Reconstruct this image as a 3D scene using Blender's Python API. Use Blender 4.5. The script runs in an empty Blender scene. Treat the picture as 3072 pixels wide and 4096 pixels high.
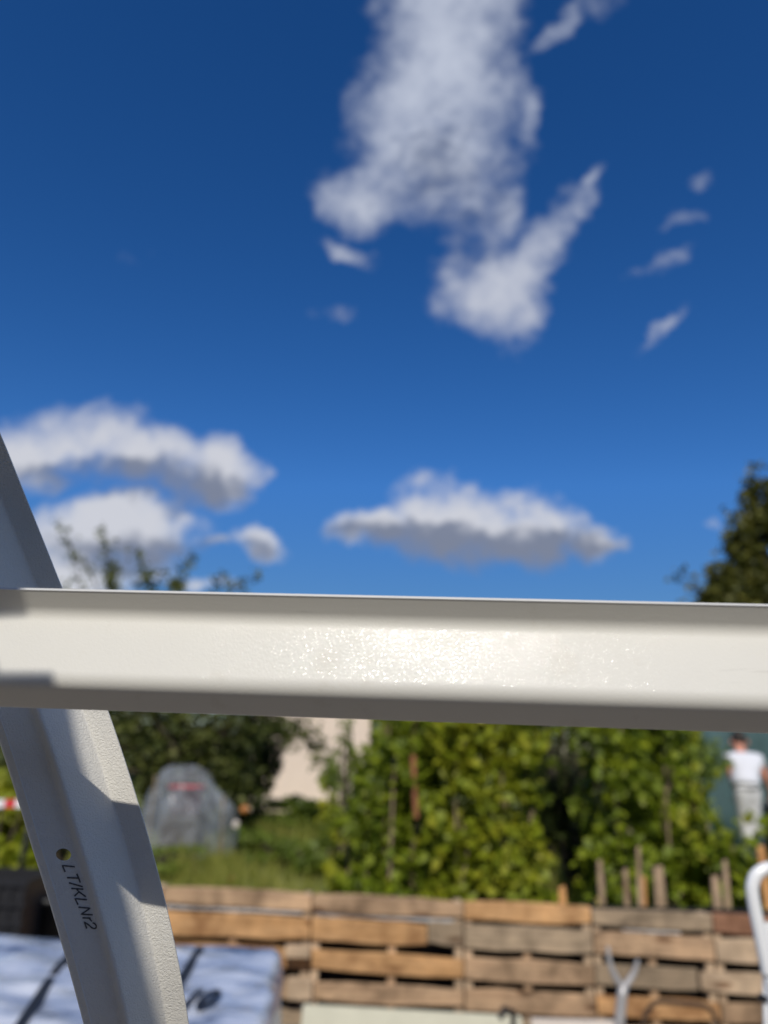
import bpy, bmesh, math, random
import numpy as np
from mathutils import Vector, Matrix, Euler
from mathutils.bvhtree import BVHTree

SC = bpy.context.scene
COL = SC.collection
rnd = random.Random(7)
NR = np.random.RandomState(11)

# ------------------------------------------------------------------ camera
F = 3014.0                       # focal length in pixels of the 3072 x 4096 photograph
PITCH, ROLL = math.radians(17.5), math.radians(1.4)
CAM = Vector((0, 0, 1.45))
FW = Vector((0, math.cos(PITCH), math.sin(PITCH)))
_u = Vector((0, -math.sin(PITCH), math.cos(PITCH)))
RT = Vector((1, 0, 0)) * math.cos(ROLL) + _u * math.sin(ROLL)
UP = _u * math.cos(ROLL) - Vector((1, 0, 0)) * math.sin(ROLL)


def ray(px, py):
    return FW + RT * ((px - 1536) / F) - UP * ((py - 2048) / F)


def at(px, py, Y):
    """surveyed point: the place seen at (px, py) that stands Y metres in front"""
    d = ray(px, py)
    return CAM + d * (Y / d.y)


cd = bpy.data.cameras.new('camera')
cam = bpy.data.objects.new('camera', cd)
COL.objects.link(cam)
cam.matrix_world = Matrix(((RT.x, UP.x, -FW.x, CAM.x), (RT.y, UP.y, -FW.y, CAM.y),
                           (RT.z, UP.z, -FW.z, CAM.z), (0, 0, 0, 1)))
cd.sensor_fit = 'HORIZONTAL'
cd.sensor_width = 36.0
cd.lens = 36.0 * F / 3072
cd.clip_start = 0.02
cd.clip_end = 3000
cd.dof.use_dof = True
cd.dof.focus_distance = (at(330, 3550, .447) - CAM).dot(FW)
cd.dof.aperture_fstop = 6.6
cd.dof.aperture_blades = 0
SC.camera = cam

# ------------------------------------------------------------------ sun, sky, exposure
SUN_EL, SUN_AZ = math.radians(42), math.radians(-4)       # the sun stands behind the camera, a touch to its left
LDIR = Vector((math.sin(SUN_AZ) * math.cos(SUN_EL), -math.cos(SUN_AZ) * math.cos(SUN_EL), math.sin(SUN_EL)))
sl = bpy.data.lights.new('sun', 'SUN')
sl.energy = 3.6
sl.angle = math.radians(0.5)
sl.color = (1.0, 0.955, 0.88)
sun = bpy.data.objects.new('sun', sl)
COL.objects.link(sun)
sun.rotation_euler = LDIR.to_track_quat('Z', 'Y').to_euler()
sun.location = LDIR * 30

SC.view_settings.view_transform = 'Standard'
SC.view_settings.look = 'None'
SC.view_settings.exposure = 0.0
SC.view_settings.gamma = 1.0
SC.cycles.use_denoising = True
SC.cycles.max_bounces = 8
SC.cycles.transparent_max_bounces = 12
SC.cycles.sample_clamp_indirect = 4.0

world = bpy.data.worlds.new('World')
SC.world = world
world.use_nodes = True
WN, WL = world.node_tree.nodes, world.node_tree.links
WN.clear()


def wnode(t, **kw):
    n = WN.new(t)
    for k, v in kw.items():
        setattr(n, k, v)
    return n


w_out = wnode('ShaderNodeOutputWorld')
w_bg = wnode('ShaderNodeBackground')
WL.new(w_bg.outputs[0], w_out.inputs[0])
sky = wnode('ShaderNodeTexSky', sky_type='NISHITA', sun_disc=False, sun_elevation=SUN_EL,
            sun_rotation=math.atan2(LDIR.x, LDIR.y), altitude=300.0, air_density=1.0, dust_density=0.15, ozone_density=4.0)
tc = wnode('ShaderNodeTexCoord')
DIR = tc.outputs['Generated']


def wmath(op, a, b=None, c=None, clamp=False):
    n = wnode('ShaderNodeMath', operation=op, use_clamp=clamp)
    for i, x in enumerate((a, b, c)):
        if x is None:
            continue
        if isinstance(x, (int, float)):
            n.inputs[i].default_value = x
        else:
            WL.new(x, n.inputs[i])
    return n.outputs[0]


def wnoise(vec, scale, detail, rough=.55, col=False):
    n = wnode('ShaderNodeTexNoise')
    n.inputs['Scale'].default_value = scale
    n.inputs['Detail'].default_value = detail
    n.inputs['Roughness'].default_value = rough
    WL.new(vec, n.inputs['Vector'])
    return n.outputs['Color'] if col else n.outputs['Fac']


def wvec(op, a, b):
    n = wnode('ShaderNodeVectorMath', operation=op)
    for i, x in enumerate((a, b)):
        if isinstance(x, tuple):
            n.inputs[i].default_value = x
        else:
            WL.new(x, n.inputs[i])
    return n.outputs['Value'] if op == 'DOT_PRODUCT' else n.outputs['Vector']


# clouds are laid out on the plane of directions x/y, z/y north of the camera and stirred by noise
sep = wnode('ShaderNodeSeparateXYZ')
WL.new(DIR, sep.inputs[0])
yy = wmath('MAXIMUM', sep.outputs[1], .12)
PX, PZ = wmath('DIVIDE', sep.outputs[0], yy), wmath('DIVIDE', sep.outputs[2], yy)
cmb = wnode('ShaderNodeCombineXYZ')
WL.new(PX, cmb.inputs[0])
WL.new(PZ, cmb.inputs[1])
PLANE = cmb.outputs[0]
stir = wvec('SUBTRACT', wnoise(PLANE, 9.0, 3.0, .6, True), (.5, .5, .5))
stir2 = wvec('SUBTRACT', wnoise(PLANE, 27.0, 4.0, .65, True), (.5, .5, .5))
WARP = wvec('ADD', wvec('ADD', PLANE, wvec('MULTIPLY', stir, (.10, .10, 0))), wvec('MULTIPLY', stir2, (.022, .022, 0)))
wsep = wnode('ShaderNodeSeparateXYZ')
WL.new(WARP, wsep.inputs[0])
WX, WZ = wsep.outputs[0], wsep.outputs[1]


def madd(v, m, a):
    n = wnode('ShaderNodeVectorMath', operation='MULTIPLY_ADD')
    WL.new(v, n.inputs[0])
    n.inputs[1].default_value = m
    if isinstance(a, tuple): n.inputs[2].default_value = a
    else: WL.new(a, n.inputs[2])
    return n.outputs['Vector']


def plane_xy(px, py):
    d = ray(px, py)
    return np.array((d.x / d.y, d.z / d.y))


def field(blobs, soft=.35):
    acc = None
    for px, py, rx, ry, rot, w in blobs:
        ca, sa = math.cos(math.radians(rot)), math.sin(math.radians(rot))
        c = plane_xy(px, py)
        A = np.array([plane_xy(px + rx * ca, py + rx * sa) - c, plane_xy(px + ry * sa, py - ry * ca) - c]).T
        I = np.linalg.inv(A)
        o = -I @ c
        q = madd(WX, (I[0, 0], I[1, 0], 0), madd(WZ, (I[0, 1], I[1, 1], 0), (o[0], o[1], 0)))
        s = wmath('SUBTRACT', w, wvec('DOT_PRODUCT', q, q))
        acc = s if acc is None else wmath('SMOOTH_MAX', acc, s, soft)
    return acc


CL = [  # px, py, rx, ry, rotation, weight : cumulus and wisps of the sky in view
    (1800, -30, 250, 300, 0, 1.5), (1770, 300, 270, 270, 5, 1.35), (1730, 560, 310, 240, 5, 1.2), (1690, 760, 350, 140, 0, .95),
    (1430, 790, 170, 140, 0, 1.0), (1900, 880, 190, 170, 20, .8), (1970, 1170, 200, 200, -25, 1.1), (2170, 980, 260, 105, -50, .85), (2080, 1090, 160, 130, -40, .85), (2270, 870, 170, 90, -50, .75),
    (2340, 750, 130, 45, -60, .45), (1400, 1010, 170, 50, 18, .5), (2240, 110, 220, 55, -38, .4), (2390, 30, 140, 90, 0, .35),
    (1480, 250, 70, 330, 22, .3), (2100, 420, 60, 260, -15, .25), (1340, 1240, 130, 60, 0, .0), (2740, 890, 140, 50, -15, .2), (2630, 1080, 170, 50, -25, .12), (2800, 720, 90, 60, 0, .05),
    (2660, 1310, 210, 40, -38, .35), (530, 1050, 250, 80, 0, -.3),
    (330, 1725, 310, 130, 0, 1.05), (120, 1790, 220, 135, 0, .95), (590, 1830, 320, 140, 8, 1.15), (900, 1870, 170, 120, 0, 1.2),
    (1050, 1900, 75, 45, 0, .6), (170, 1900, 230, 60, 0, .4),
    (480, 2100, 320, 125, 0, 1.0), (300, 2140, 250, 140, 0, .9), (650, 2170, 160, 105, 0, .9), (260, 2310, 320, 110, 0, .9), (560, 2260, 260, 80, 0, .6),
    (800, 2330, 190, 45, 0, .5), (1030, 2160, 130, 62, 5, .9), (860, 2160, 80, 36, 0, .4),
    (1850, 2090, 310, 150, 0, 1.25), (1520, 2100, 190, 105, 0, 1.1), (2120, 2130, 260, 110, 8, 1.15), (2330, 2180, 160, 80, 8, 1.0),
    (1780, 2175, 340, 65, 3, .8), (2830, 2080, 60, 50, 0, .1)]
SH = [  # the grey undersides
    (1790, 700, 300, 260, 0, .25), (1850, 940, 200, 160, 0, .3), (640, 1935, 420, 85, 4, 1.3), (300, 1880, 260, 60, 0, .8), (560, 2200, 360, 80, 0, 1.0), (1040, 2190, 130, 40, 0, .7),
    (1900, 2190, 540, 90, 4, 1.5)]
dens = field(CL)
# the same scattered cumulus goes on round the rest of the sky
rest = wnode('ShaderNodeMapRange')
rest.inputs['From Min'].default_value = .38
rest.inputs['From Max'].default_value = .62
rest.inputs['To Min'].default_value = -2.2
rest.inputs['To Max'].default_value = .9
WL.new(wnoise(DIR, 5.0, 2.0), rest.inputs['Value'])
wmr = wnode('ShaderNodeMapRange', interpolation_type='SMOOTHSTEP')
wmr.inputs['From Min'].default_value = .8
wmr.inputs['From Max'].default_value = 1.15
WL.new(wmath('ABSOLUTE', PX), wmr.inputs['Value'])
wide = wmath('ADD', wmath('LESS_THAN', sep.outputs[1], .12), wmr.outputs[0], clamp=True)
dsel = wnode('ShaderNodeMix', data_type='FLOAT')
WL.new(wide, dsel.inputs[0])
WL.new(dens, dsel.inputs[2])
WL.new(rest.outputs[0], dsel.inputs[3])
fb = wnoise(DIR, 15.0, 7.0, .65)
dens = wmath('ADD', dsel.outputs[0], wmath('MULTIPLY', wmath('SUBTRACT', fb, .5), 2.9))
alpha = wnode('ShaderNodeMapRange', interpolation_type='SMOOTHSTEP')
alpha.inputs['From Min'].default_value = -.45
amx = wnode('ShaderNodeMapRange')          # the low cumulus are denser than the high veil
for k_, v_ in (('From Min', .30), ('From Max', .62), ('To Min', 1.0), ('To Max', 1.6)): amx.inputs[k_].default_value = v_
WL.new(PZ, amx.inputs['Value'])
WL.new(amx.outputs[0], alpha.inputs['From Max'])
WL.new(dens, alpha.inputs['Value'])
shf = field(SH)
lump = wnoise(WARP, 16.0, 2.0, .5)
lump_up = wnoise(wvec('ADD', WARP, (-.008, .012, 0)), 16.0, 2.0, .5)
shf = wmath('ADD', shf, wmath('MULTIPLY', wmath('SUBTRACT', lump_up, lump), 3.0))
shn = wnode('ShaderNodeMapRange', interpolation_type='SMOOTHSTEP')
shn.inputs['From Min'].default_value = -.75
shn.inputs['From Max'].default_value = .95
WL.new(shf, shn.inputs['Value'])
ccol = wnode('ShaderNodeMix', data_type='RGBA')
ccol.inputs[6].default_value = (.64, .65, .70, 1)
ccol.inputs[7].default_value = (.21, .235, .31, 1)
WL.new(shn.outputs[0], ccol.inputs[0])
skys = wvec('MULTIPLY', sky.outputs[0], (.125, .125, .125))
hs = wnode('ShaderNodeHueSaturation')
hs.inputs['Saturation'].default_value = 1.2
hs.inputs['Hue'].default_value = .506
gm = wnode('ShaderNodeGamma')
gm.inputs[1].default_value = 1.2
WL.new(skys, gm.inputs[0])
sh_ = wnode('ShaderNodeSeparateColor', mode='HSV')
WL.new(gm.outputs[0], sh_.inputs[0])
ch_ = wnode('ShaderNodeCombineColor', mode='HSV')
WL.new(sh_.outputs[0], ch_.inputs[0])
WL.new(sh_.outputs[1], ch_.inputs[1])
WL.new(wmath('MINIMUM', sh_.outputs[2], .55), ch_.inputs[2])
WL.new(ch_.outputs[0], hs.inputs['Color'])
wmix = wnode('ShaderNodeMix', data_type='RGBA')
WL.new(wmath('MULTIPLY', alpha.outputs[0], .94), wmix.inputs[0])
WL.new(hs.outputs[0], wmix.inputs[6])
hi = wnode('ShaderNodeMapRange')
hi.inputs['From Min'].default_value = .45
hi.inputs['From Max'].default_value = .95
WL.new(PZ, hi.inputs['Value'])
ccol2 = wnode('ShaderNodeMix', data_type='RGBA', blend_type='MULTIPLY')
ccol2.inputs[7].default_value = (.84, .90, 1.0, 1)
WL.new(hi.outputs[0], ccol2.inputs[0])
WL.new(ccol.outputs[2], ccol2.inputs[6])
WL.new(ccol2.outputs[2], wmix.inputs[7])
WL.new(wmix.outputs[2], w_bg.inputs[0])
w_bg.inputs[1].default_value = 1.0
world.cycles.sampling_method = 'MANUAL'
world.cycles.sample_map_resolution = 256


# ------------------------------------------------------------------ helpers
def tag(o, label=None, cat=None, group=None, kind=None):
    if label: o['label'] = label
    if cat: o['category'] = cat
    if group: o['group'] = group
    if kind: o['kind'] = kind
    return o


def empty(name, loc=(0, 0, 0), rz=0.0):
    o = bpy.data.objects.new(name, None)
    o.empty_display_size = .1
    o.location = loc
    o.rotation_euler = (0, 0, rz)
    COL.objects.link(o)
    return o


class MB:
    def __init__(s):
        s.v, s.f = [], []

    def add(s, vs, fs):
        b = len(s.v)
        s.v += [tuple(p) for p in vs]
        s.f += [tuple(i + b for i in f) for f in fs]
        return s

    def box(s, lo, hi, M=None):
        x0, y0, z0 = lo
        x1, y1, z1 = hi
        vs = [Vector(p) for p in ((x0, y0, z0), (x1, y0, z0), (x1, y1, z0), (x0, y1, z0), (x0, y0, z1), (x1, y0, z1), (x1, y1, z1), (x0, y1, z1))]
        if M: vs = [M @ p for p in vs]
        return s.add(vs, [(0, 3, 2, 1), (4, 5, 6, 7), (0, 1, 5, 4), (1, 2, 6, 5), (2, 3, 7, 6), (3, 0, 4, 7)])

    def tube(s, pts, rad, n=8, cap=True):
        pts = [Vector(p) for p in pts]
        if isinstance(rad, (int, float)): rad = [rad] * len(pts)
        rings = []
        ref = None
        for i, p in enumerate(pts):
            t = (pts[min(i + 1, len(pts) - 1)] - pts[max(i - 1, 0)])
            t = t.normalized() if t.length > 1e-9 else Vector((0, 0, 1))
            if ref is None:
                ref = Vector((1, 0, 0)) if abs(t.x) < .8 else Vector((0, 1, 0))
            a = (ref - t * ref.dot(t)).normalized()
            b = t.cross(a)
            ref = a
            rings.append([p + (a * math.cos(2 * math.pi * k / n) + b * math.sin(2 * math.pi * k / n)) * rad[i] for k in range(n)])
        vs = [q for r in rings for q in r]
        fs = []
        for i in range(len(pts) - 1):
            for k in range(n):
                fs.append((i * n + k, i * n + (k + 1) % n, (i + 1) * n + (k + 1) % n, (i + 1) * n + k))
        if cap:
            fs.append(tuple(range(n - 1, -1, -1)))
            fs.append(tuple((len(pts) - 1) * n + k for k in range(n)))
        return s.add(vs, fs)

    def build(s, name, mat, parent=None, smooth=False, loc=None):
        me = bpy.data.meshes.new(name)
        me.from_pydata(s.v, [], s.f)
        me.update()
        if smooth:
            for p in me.polygons: p.use_smooth = True
        return link(name, me, mat, parent, loc)


def link(name, me, mat, parent=None, loc=None):
    o = bpy.data.objects.new(name, me)
    if mat: me.materials.append(mat)
    COL.objects.link(o)
    if parent: o.parent = parent
    if loc is not None: o.location = loc
    return o


def bevel(o, w=.003, seg=2):
    m = o.modifiers.new('bevel', 'BEVEL')
    m.width = w
    m.segments = seg
    m.limit_method = 'ANGLE'
    return o


def catmull(pts, n):
    P = [Vector(p) for p in pts]
    P = [P[0] * 2 - P[1]] + P + [P[-1] * 2 - P[-2]]
    out = []
    for i in range(1, len(P) - 2):
        for k in range(n):
            t = k / n
            a, b, c, d = P[i - 1], P[i], P[i + 1], P[i + 2]
            out.append(.5 * ((2 * b) + (c - a) * t + (2 * a - 5 * b + 4 * c - d) * t * t + (3 * b - a - 3 * c + d) * t ** 3))
    out.append(P[-2])
    return out


# ------------------------------------------------------------------ materials
class Mat:
    def __init__(s, name):
        s.m = bpy.data.materials.new(name)
        s.m.use_nodes = True
        s.n, s.l = s.m.node_tree.nodes, s.m.node_tree.links
        s.b = s.n['Principled BSDF']
        s.out = s.n['Material Output']

    def node(s, t, ins=None, **kw):
        n = s.n.new(t)
        for k, v in kw.items(): setattr(n, k, v)
        for k, v in (ins or {}).items(): s.set(n.inputs[k], v)
        return n

    def set(s, sock, v):
        if isinstance(v, bpy.types.NodeSocket): s.l.new(v, sock)
        else: sock.default_value = v

    def coords(s, kind='Object', scale=(1, 1, 1)):
        t = s.node('ShaderNodeTexCoord')
        m = s.node('ShaderNodeMapping', {'Vector': t.outputs[kind], 'Scale': scale})
        return m.outputs[0]

    def noise(s, vec, scale, detail=4, rough=.55, dist=0.0):
        return s.node('ShaderNodeTexNoise', {'Vector': vec, 'Scale': scale, 'Detail': detail, 'Roughness': rough, 'Distortion': dist}).outputs['Fac']

    def ramp(s, fac, stops):
        r = s.node('ShaderNodeValToRGB', {'Fac': fac})
        e = r.color_ramp.elements
        while len(e) < len(stops): e.new(.5)
        for el, (p, c) in zip(e, stops):
            el.position = p
            el.color = tuple(c) + (1,) if len(c) == 3 else c
        return r.outputs[0]

    def mix(s, fac, a, b, blend='MIX'):
        n = s.node('ShaderNodeMix', data_type='RGBA', blend_type=blend)
        s.set(n.inputs[0], fac)
        for i, x in ((6, a), (7, b)):
            s.set(n.inputs[i], x + (1,) if isinstance(x, tuple) and len(x) == 3 else x)
        return n.outputs[2]

    def bump(s, h, strength, dist, normal=None):
        n = s.node('ShaderNodeBump', {'Height': h, 'Strength': strength, 'Distance': dist})
        if normal is not None: s.set(n.inputs['Normal'], normal)
        return n.outputs[0]

    def base(s, col, rough=.6, **kw):
        s.set(s.b.inputs['Base Color'], col + (1,) if isinstance(col, tuple) and len(col) == 3 else col)
        s.set(s.b.inputs['Roughness'], rough)
        for k, v in kw.items(): s.set(s.b.inputs[k], v)
        return s


def simple(name, col, rough=.6, var=.12, scale=6., bump=.0, bscale=40., **kw):
    m = Mat(name)
    v = m.coords()
    n = m.noise(v, scale, 5)
    c = m.ramp(n, [(.25, tuple(x * (1 - var) for x in col)), (.75, tuple(min(1, x * (1 + var)) for x in col))])
    m.base(c, rough, **kw)
    if bump: m.set(m.b.inputs['Normal'], m.bump(m.noise(v, bscale, 4), bump, .01))
    return m.m


def coat_paint(name, col, tex_scale, strength, dist, rough, coat=0.0, specks=True):
    """thick textured powder coat on folded steel"""
    m = Mat(name)
    v = m.coords()
    n = m.noise(v, 14., 5, .6)
    c = m.ramp(n, [(.3, tuple(x * .965 for x in col)), (.7, col)])
    if specks:
        vo = m.node('ShaderNodeTexVoronoi', {'Vector': v, 'Scale': 95.})
        pick = m.node('ShaderNodeMath', {0: m.node('ShaderNodeSeparateColor', {0: vo.outputs['Color']}).outputs[0], 1: .975}, operation='GREATER_THAN')
        near = m.node('ShaderNodeMath', {0: vo.outputs['Distance'], 1: .09}, operation='LESS_THAN')
        f = m.node('ShaderNodeMath', {0: pick.outputs[0], 1: near.outputs[0]}, operation='MULTIPLY')
        f = m.node('ShaderNodeMath', {0: f.outputs[0], 1: .7}, operation='MULTIPLY')
        c = m.mix(f.outputs[0], c, (.16, .13, .09))
        sm = m.noise(v, 31., 6, .7)
        st = m.ramp(sm, [(.60, (0, 0, 0)), (.78, (.30, .30, .30))])
        c = m.mix(st, c, (.42, .36, .26))
        sv_ = m.coords('Object', (9., 230., 230.))
        sc_ = m.ramp(m.noise(sv_, 1.0, 3, .6), [(.66, (0, 0, 0)), (.72, (.35, .35, .35))])      # scuffs along the bar
        pa_ = m.ramp(m.noise(v, 5.0, 3, .6), [(.5, (0, 0, 0)), (.62, (1, 1, 1))])
        c = m.mix(m.mix(1.0, sc_, pa_, 'MULTIPLY'), c, (.36, .33, .28))
    h = m.noise(v, tex_scale, 2., .5, .7)
    m.base(c, rough, **{'Coat Weight': coat, 'Coat Roughness': .04, 'Specular IOR Level': .35})
    m.set(m.b.inputs['Normal'], m.bump(h, strength * (.3 if coat else 1), dist))
    if coat: m.set(m.b.inputs['Coat Normal'], m.bump(h, strength, dist))
    return m.m


def wood(name, c1, c2, dark, axis=0, rough=.8):
    m = Mat(name)
    t = m.node('ShaderNodeTexCoord')
    oi = m.node('ShaderNodeObjectInfo')
    off = m.node('ShaderNodeVectorMath', {0: t.outputs['Object'], 1: m.node('ShaderNodeCombineXYZ', {0: m.node('ShaderNodeMath', {0: oi.outputs['Random'], 1: 37.}, operation='MULTIPLY').outputs[0]}).outputs[0]}, operation='ADD').outputs[0]
    sc = [14., 14., 14.]
    sc[axis] = 1.1
    v = m.node('ShaderNodeMapping', {'Vector': off, 'Scale': tuple(sc)}).outputs[0]
    g = m.noise(v, 2.2, 6, .65, .6)
    g2 = m.noise(v, 12., 4, .6)
    c = m.ramp(g, [(.28, c2), (.62, c1)])
    st = m.ramp(m.noise(off, 4.2, 6, .65), [(.36, dark), (.5, (.92, .9, .88)), (.62, (1.25, 1.2, 1.15))])
    c = m.mix(.8, c, st, 'MULTIPLY')
    fine = m.ramp(g2, [(.3, (.72, .70, .68)), (.6, (1, 1, 1))])
    c = m.mix(.6, c, fine, 'MULTIPLY')
    kv = [5., 16., 16.]
    if axis == 2: kv = [16., 16., 5.]
    vo = m.node('ShaderNodeTexVoronoi', {'Vector': m.node('ShaderNodeMapping', {'Vector': off, 'Scale': tuple(x * .45 for x in kv)}).outputs[0], 'Scale': 1.})
    kn = m.ramp(vo.outputs['Distance'], [(.08, (.25, .15, .09)), (.17, (1, 1, 1))])
    c = m.mix(.8, c, kn, 'MULTIPLY')
    br = m.node('ShaderNodeMapRange', {'Value': oi.outputs['Random'], 'To Min': .82, 'To Max': 1.15}).outputs[0]
    hs_ = m.node('ShaderNodeHueSaturation', {'Value': br, 'Color': c})
    m.base(hs_.outputs[0], rough, **{'Specular IOR Level': .25})
    m.set(m.b.inputs['Normal'], m.bump(g2, .35, .004, m.bump(g, .4, .006)))
    return m.m


def leafmat(name, stops, trans=.35, tcol=(.25, .36, .04), rough=.5, spec=.3):
    m = Mat(name)
    g = m.node('ShaderNodeNewGeometry')
    cl_n = m.noise(m.coords('Object'), 3.5, 2.)          # whole shoots are older or younger
    f = m.node('ShaderNodeMath', {0: g.outputs['Random Per Island'], 1: .55}, operation='MULTIPLY')
    f = m.node('ShaderNodeMath', {0: m.node('ShaderNodeMapRange', {'Value': cl_n, 'From Min': .3, 'From Max': .7, 'To Max': .5}).outputs[0], 1: f.outputs[0]}, operation='ADD')
    c = m.ramp(f.outputs[0], stops)
    m.base(c, rough, **{'Specular IOR Level': spec})
    tr = m.node('ShaderNodeBsdfTranslucent')
    m.set(tr.inputs[0], m.mix(.5, c, tcol))
    mx = m.node('ShaderNodeMixShader', {0: trans})
    m.l.new(m.b.outputs[0], mx.inputs[1])
    m.l.new(tr.outputs[0], mx.inputs[2])
    m.l.new(mx.outputs[0], m.out.inputs[0])
    return m.m


M = {}
CREAM = (.76, .735, .665)
M['bar'] = coat_paint('bar_coat', (.665, .642, .57), 760., .42, .0005, .5, .19)
M['rib'] = coat_paint('rib_coat', (.70, .675, .61), 1050., .95, .0007, .5, .0, False)
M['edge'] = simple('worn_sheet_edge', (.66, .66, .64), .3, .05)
M['ink'] = simple('marker_ink', (.075, .07, .068), .55, .25, 300)
M['frame_white'] = simple('white_enamel', (.80, .80, .78), .25, .03)
M['grey_steel'] = simple('grey_steel', (.44, .42, .40), .42, .25, 14, .1, 60, Metallic=.35)
M['rust'] = simple('rusty_iron', (.06, .034, .018), .8, .4, 30, .4, 90)
M['w_fresh'] = wood('fresh_pallet_wood', (.60, .355, .165), (.46, .25, .10), (.42, .33, .27))
M['w_tan'] = wood('tan_pallet_wood', (.53, .36, .215), (.34, .22, .13), (.34, .32, .30))
M['w_grey'] = wood('weathered_grey_wood', (.42, .32, .21), (.25, .19, .125), (.38, .36, .34))
M['w_red'] = wood('reddish_pallet_wood', (.42, .22, .13), (.31, .155, .09), (.55, .5, .45))
M['w_pale'] = wood('pale_bleached_wood', (.60, .45, .30), (.46, .34, .22), (.6, .55, .5))
M['stake'] = wood('stake_wood', (.45, .33, .215), (.33, .23, .145), (.55, .5, .45), axis=2)
M['stake_o'] = wood('orange_stake_wood', (.62, .33, .13), (.5, .25, .09), (.6, .5, .45), axis=2)
M['black'] = simple('black_plastic', (.012, .012, .013), .5, .2)
M['crate'] = simple('dark_grey_crate_plastic', (.018, .018, .02), .45, .15)
M['barnwood'] = simple('dark_barn_wood', (.07, .05, .035), .8, .3, 4)
M['board'] = simple('pale_green_grey_board', (.50, .475, .35), .7, .07, 9)
M['whiteboard'] = simple('off_white_board', (.66, .58, .50), .7, .06, 9)
M['bark'] = simple('bark', (.075, .055, .038), .9, .35, 14, .6, 30)
M['stem'] = simple('dry_stem', (.26, .19, .11), .8, .3, 9)
M['redbrown'] = simple('red_brown_cane', (.30, .11, .05), .8, .3, 9)
M['soil'] = simple('dark_soil', (.05, .036, .024), .95, .35, 20, .8, 40)
M['render'] = simple('peach_render', (.74, .60, .485), .85, .035, 3., .15, 60)
M['rooftile'] = simple('dark_roof', (.10, .07, .06), .8, .25, 6)
M['pipe'] = simple('grey_zinc_pipe', (.30, .31, .31), .5, .1)
M['skin'] = simple('sunburnt_skin', (.58, .24, .15), .55, .08, 20)
M['hair'] = simple('dark_hair', (.03, .022, .016), .7, .3, 60, .5, 150)
M['shirt'] = simple('white_cotton', (.70, .70, .72), .9, .04, 6, .25, 10)
M['trouser'] = simple('light_grey_cotton', (.62, .61, .59), .9, .06, 5, .3, 9)
M['belt'] = simple('grey_belt', (.16, .16, .14), .7, .1)
M['teal'] = simple('teal_netting', (.05, .095, .095), .8, .2, 3.)
M['film_w'] = simple('whitish_film', (.50, .49, .47), .4, .3, 12)
M['tape_r'] = simple('red_tape', (.62, .035, .05), .35, .05)
M['tape_w'] = simple('white_tape', (.80, .80, .80), .35, .03)
M['redbucket'] = simple('red_plastic', (.62, .05, .04), .4, .1)
M['orange'] = simple('orange_fruit', (.48, .19, .05), .5, .1)
M['pink'] = simple('pink_petal', (.72, .26, .28), .6, .08)
M['yellow'] = simple('yellow_petal', (.62, .5, .08), .6, .1)
BEAN = [(0., (.06, .095, .012)), (.3, (.13, .18, .014)), (.6, (.21, .265, .016)), (.85, (.30, .34, .02)), (1., (.40, .38, .03))]
M['bean'] = leafmat('bean_leaf', BEAN, .38, (.26, .34, .02))
M['beany'] = leafmat('yellowing_bean_leaf', [(0., (.12, .17, .014)), (.5, (.27, .31, .018)), (1., (.42, .39, .03))], .4, (.34, .36, .03))
M['apple'] = leafmat('apple_leaf', [(0., (.035, .05, .012)), (.5, (.10, .12, .026)), (1., (.22, .22, .055))], .32, (.14, .18, .03))
M['treeleaf'] = leafmat('tree_leaf', [(0., (.04, .05, .012)), (.5, (.10, .105, .02)), (1., (.19, .17, .032))], .2, (.17, .17, .03))
M['shrub'] = leafmat('shrub_leaf', [(0., (.06, .09, .014)), (.5, (.13, .18, .022)), (1., (.22, .26, .035))], .3, (.2, .28, .03))
M['grass'] = leafmat('grass_blade', [(0., (.16, .19, .03)), (.6, (.29, .29, .055)), (1., (.43, .38, .12))], .35, (.25, .33, .05))


def ground_mat():
    m = Mat('garden_ground')
    v = m.coords('Object')
    n = m.noise(v, .35, 6, .6)
    n2 = m.noise(v, 7., 6, .65)
    g = m.ramp(n2, [(.3, (.12, .145, .028)), (.6, (.20, .22, .05)), (.8, (.28, .26, .09))])
    s = m.ramp(n2, [(.3, (.17, .145, .115)), (.7, (.27, .235, .195))])
    sep = m.node('ShaderNodeSeparateXYZ', {0: v})
    f = m.node('ShaderNodeMapRange', {'Value': sep.outputs[1], 'From Min': 5.2, 'From Max': 6.4}).outputs[0]
    f2 = m.node('ShaderNodeMath', {0: f, 1: m.ramp(n, [(.2, (.6, .6, .6)), (.5, (1, 1, 1))])}, operation='MULTIPLY')
    m.base(m.mix(f2.outputs[0], s, g), .95)
    m.set(m.b.inputs['Normal'], m.bump(n2, .8, .05))
    return m.m


M['ground'] = ground_mat()


# ------------------------------------------------------------------ ground
def gz(x, y):
    t = min(1, max(0, (y - 5.6) / 3.4))
    t = t * t * (3 - 2 * t)
    return .22 * t


gxs = list(np.linspace(-400, -24, 10)) + list(np.linspace(-20, 20, 61)) + list(np.linspace(24, 400, 10))
gys = list(np.linspace(-200, -6, 8)) + list(np.linspace(-4, 24, 71)) + list(np.linspace(28, 1200, 14))
g = MB()
gv = [(x, y, gz(x, y) + (.02 * math.sin(x * 1.7 + y * .6) * math.cos(y * 1.3 - x * .4) if 5.4 < y < 40 else 0)) for y in gys for x in gxs]
nx = len(gxs)
g.add(gv, [(j * nx + i, j * nx + i + 1, (j + 1) * nx + i + 1, (j + 1) * nx + i) for j in range(len(gys) - 1) for i in range(nx - 1)])
tag(g.build('ground', M['ground'], smooth=True), kind='structure')


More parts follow.
